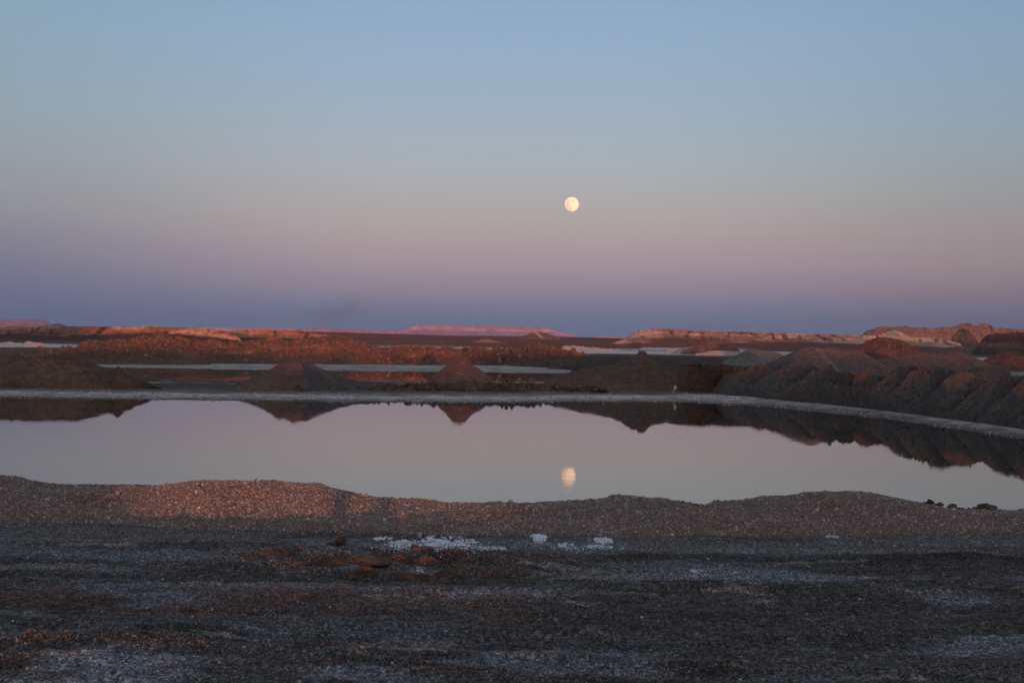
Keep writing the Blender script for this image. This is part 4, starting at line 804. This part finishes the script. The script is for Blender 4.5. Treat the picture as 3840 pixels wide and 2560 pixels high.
patch('largest white salt patch, broken and streaky, behind the upright orange clod', 1500, 1810, 2000, 2080, 131, .22)
patch('curved white salt patch left of the upright orange clod', 1430, 1560, 2028, 2082, 132, .18)
patch('smooth greyish salt slab at the right end of the big patch', 1765, 1915, 2054, 2090, 133, -.1, .012)
patch('faint thin salt streak at the left of the white patches', 1385, 1470, 2008, 2028, 134, .3)
patch('small heap shaped white salt patch right of the centre', 1985, 2060, 1990, 2036, 135, .05, .02)
patch('bright white salt heap patch, right of the pair at the berm foot', 2232, 2312, 2008, 2045, 136, .02, .02)
patch('scattered white salt crumbs in front of the two bright heaps', 2085, 2165, 2036, 2062, 137, .2)
patch('thin white salt streak in front of the right hand bright heap', 2180, 2320, 2046, 2066, 138, .22)
patch('short white salt streak at the foot of the berm at right', 3105, 3180, 2002, 2018, 139, .1)
patch('pale salt smear on the bare ground in the middle right', 2540, 2690, 2150, 2180, 140, .15, .008)

# loose salt crumbs round the patches
sst = protos(6, M['salt'], 900, 1); Ps = []
for cx_, cy_, sx_, sy_, n in [(1650, 2042, 190, 38, 900), (1500, 2055, 80, 30, 250), (2020, 2015, 60, 22, 160), (2270, 2030, 80, 26, 260), (2130, 2052, 90, 12, 160), (3140, 2010, 60, 8, 60), (2610, 2166, 120, 14, 160), (1700, 2060, 220, 30, 700), (2230, 2040, 120, 24, 200)]:
    q = on_z(cx_ + RND.normal(0, .5, n) * sx_, cy_ + RND.normal(0, .5, n) * sy_, 1.4); q[:, 2] = ground_z(q[:, 0], q[:, 1]) + .002; Ps.append(q)
Ps = np.concatenate(Ps); scatter('salt_crumbs', Ps, np.clip(.0036 * np.exp(RND.normal(0, .5, len(Ps))), .0015, .016), sst, 'loose white salt crumbs strewn around the salt patches', 40)

xs_ = RND.uniform(-26, 18, 14000); yf_ = np.interp(xs_, SH[:, 0], SH[:, 1]); y_ = yf_ + RND.uniform(-1, 9, len(xs_)); s_ = lake_s(xs_, y_)
ok = (s_ < -.05) & (s_ > -6) & (fbm(xs_ * .8, y_ * 1.2, 0, 4, 161) + .25 * np.exp(-((s_ + 2.2) / 1.2) ** 2) > .12)
q = np.stack([xs_, y_, ground_z(xs_, y_)], 1)[ok]; scatter('salt_crumbs', q, np.clip(.034 * np.exp(RND.normal(0, .5, len(q))), .015, .12), protos(6, M['salt_far'], 950, 1), 'crusty salt lumps along the far waterline of the lake', 41)

# ------------------------------------------------------------------ rag on a stake at the far shore
e = bpy.data.objects.new('stake', None); C.objects.link(e)
p0 = at(2525, 1468, 83.0); e.location = p0; tag(e, 'short leaning stake with a white rag on the far shore under the big heap', 'stake')
def tube(pts, r, n=8):
    pts = np.array(pts, float); V = []
    for i, p in enumerate(pts):
        a = np.arange(n) / n * 2 * np.pi; V.append(np.stack([p[0] + r[i] * np.cos(a), p[1] + r[i] * np.sin(a), np.full(n, p[2])], 1))
    m = len(pts); Fc = [(i * n + j, i * n + (j + 1) % n, (i + 1) * n + (j + 1) % n, (i + 1) * n + j) for i in range(m - 1) for j in range(n)]
    return np.concatenate(V), np.array(Fc)
V, Fc = tube([(0, 0, -.1), (.02, 0, .08), (.05, 0, .2), (.07, 0, .3)], [.022, .02, .018, .016]); o = mesh_obj('pole', V, Fc, M['paint'], origin=(0, 0, 0)); o.parent = e
u_, v_ = np.meshgrid(np.linspace(0, 1, 12), np.linspace(0, 1, 12), indexing='ij')
hx = .02 + .07 * (1 - v_) + u_ * (.03 + .11 * np.sin(v_ * 1.9)); hz = .10 + .24 * v_ + .02 * np.sin(u_ * 5); hy = -.02 + .02 * np.sin(u_ * 7 + v_ * 3)
V1 = np.stack([hx, hy, hz], -1).reshape(-1, 3); V2 = V1 + np.array([0, .008, 0]); Fc = grid_faces(12, 12)
o = mesh_obj('rag', np.concatenate([V1, V2]), np.concatenate([Fc, Fc[:, ::-1] + 144]), M['paint'], origin=(0, 0, 0)); o.parent = e

# ------------------------------------------------------------------ moon
mp_ = CAM + ray(2144, 766) * 15000.0; rad = 15000 * 26.4 / F
m = bpy.data.materials.new('moon'); m.use_nodes = True; t = NT(m.node_tree); t.n.clear()
g = t.node('ShaderNodeTexCoord').outputs['Object']
nz = t.noise(g, 1.0 / rad * 1.3, 4, .55, .3)
dt = t.node('ShaderNodeVectorMath', operation='DOT_PRODUCT'); t.l.new(g, dt.inputs[0]); dt.inputs[1].default_value = tuple((-rt * .8 - up * .45) / rad)
mk = t.smooth(t.math('ADD', nz, t.math('MULTIPLY', dt.outputs['Value'], .26)), .47, .60)
em = t.node('ShaderNodeEmission'); t.set(em.inputs[0], t.mix(mk, (1.5, .93, .60, 1), (1.0, .68, .50, 1))); em.inputs[1].default_value = 1.0
mo = t.node('ShaderNodeOutputMaterial'); t.l.new(em.outputs[0], mo.inputs[0])
import bmesh
bm = bmesh.new(); bmesh.ops.create_uvsphere(bm, u_segments=64, v_segments=32, radius=rad)
me = bpy.data.meshes.new('moon'); bm.to_mesh(me); bm.free(); me.materials.append(m)
for p in me.polygons: p.use_smooth = True
moon = bpy.data.objects.new('moon', me); C.objects.link(moon); moon.location = mp_; tag(moon, 'full pale yellow moon with faint grey seas in the dusk sky', 'moon')

# ------------------------------------------------------------------ haze and the faint smoke
def box(name, lo, hi, mat):
    V = np.array([(x, y, z) for x in (lo[0], hi[0]) for y in (lo[1], hi[1]) for z in (lo[2], hi[2])])
    Fc = np.array([(0, 1, 3, 2), (4, 6, 7, 5), (0, 4, 5, 1), (2, 3, 7, 6), (0, 2, 6, 4), (1, 5, 7, 3)])
    o = mesh_obj(name, V, Fc, mat); o['kind'] = 'stuff'; return o
m = bpy.data.materials.new('haze'); m.use_nodes = True; t = NT(m.node_tree); t.n.clear()
pv = t.node('ShaderNodeVolumePrincipled'); pv.inputs['Density'].default_value = 1.15e-4; pv.inputs['Color'].default_value = (.58, .62, .95, 1); pv.inputs['Anisotropy'].default_value = .45
mo = t.node('ShaderNodeOutputMaterial'); t.l.new(pv.outputs[0], mo.inputs['Volume'])
box('haze', (-5000, -1200, -12), (5000, 5300, 75), m)

m = bpy.data.materials.new('smoke'); m.use_nodes = True; t = NT(m.node_tree); t.n.clear()
g = t.node('ShaderNodeTexCoord').outputs['Object']
ln = t.node('ShaderNodeVectorMath', operation='LENGTH'); t.l.new(g, ln.inputs[0])
nz = t.noise(g, 1.1, 5, .6, .6)
dn = t.math('MULTIPLY', t.smooth(ln.outputs['Value'], 1.0, .25), t.smooth(nz, .38, .72))
pv = t.node('ShaderNodeVolumePrincipled'); t.set(pv.inputs['Density'], t.math('MULTIPLY', dn, .009)); pv.inputs['Color'].default_value = (.2, .22, .26, 1)
mo = t.node('ShaderNodeOutputMaterial'); t.l.new(pv.outputs[0], mo.inputs['Volume'])
bm = bmesh.new(); bmesh.ops.create_icosphere(bm, subdivisions=3, radius=1.0)
me = bpy.data.meshes.new('smoke'); bm.to_mesh(me); bm.free(); me.materials.append(m)
o = bpy.data.objects.new('smoke', me); C.objects.link(o); o.location = at(1285, 1155, 2300); o.scale = (80, 40, 30); o.rotation_euler = (0, -.15, 0)
tag(o, 'faint dark smudge of smoke drifting above the left horizon', kind='stuff')
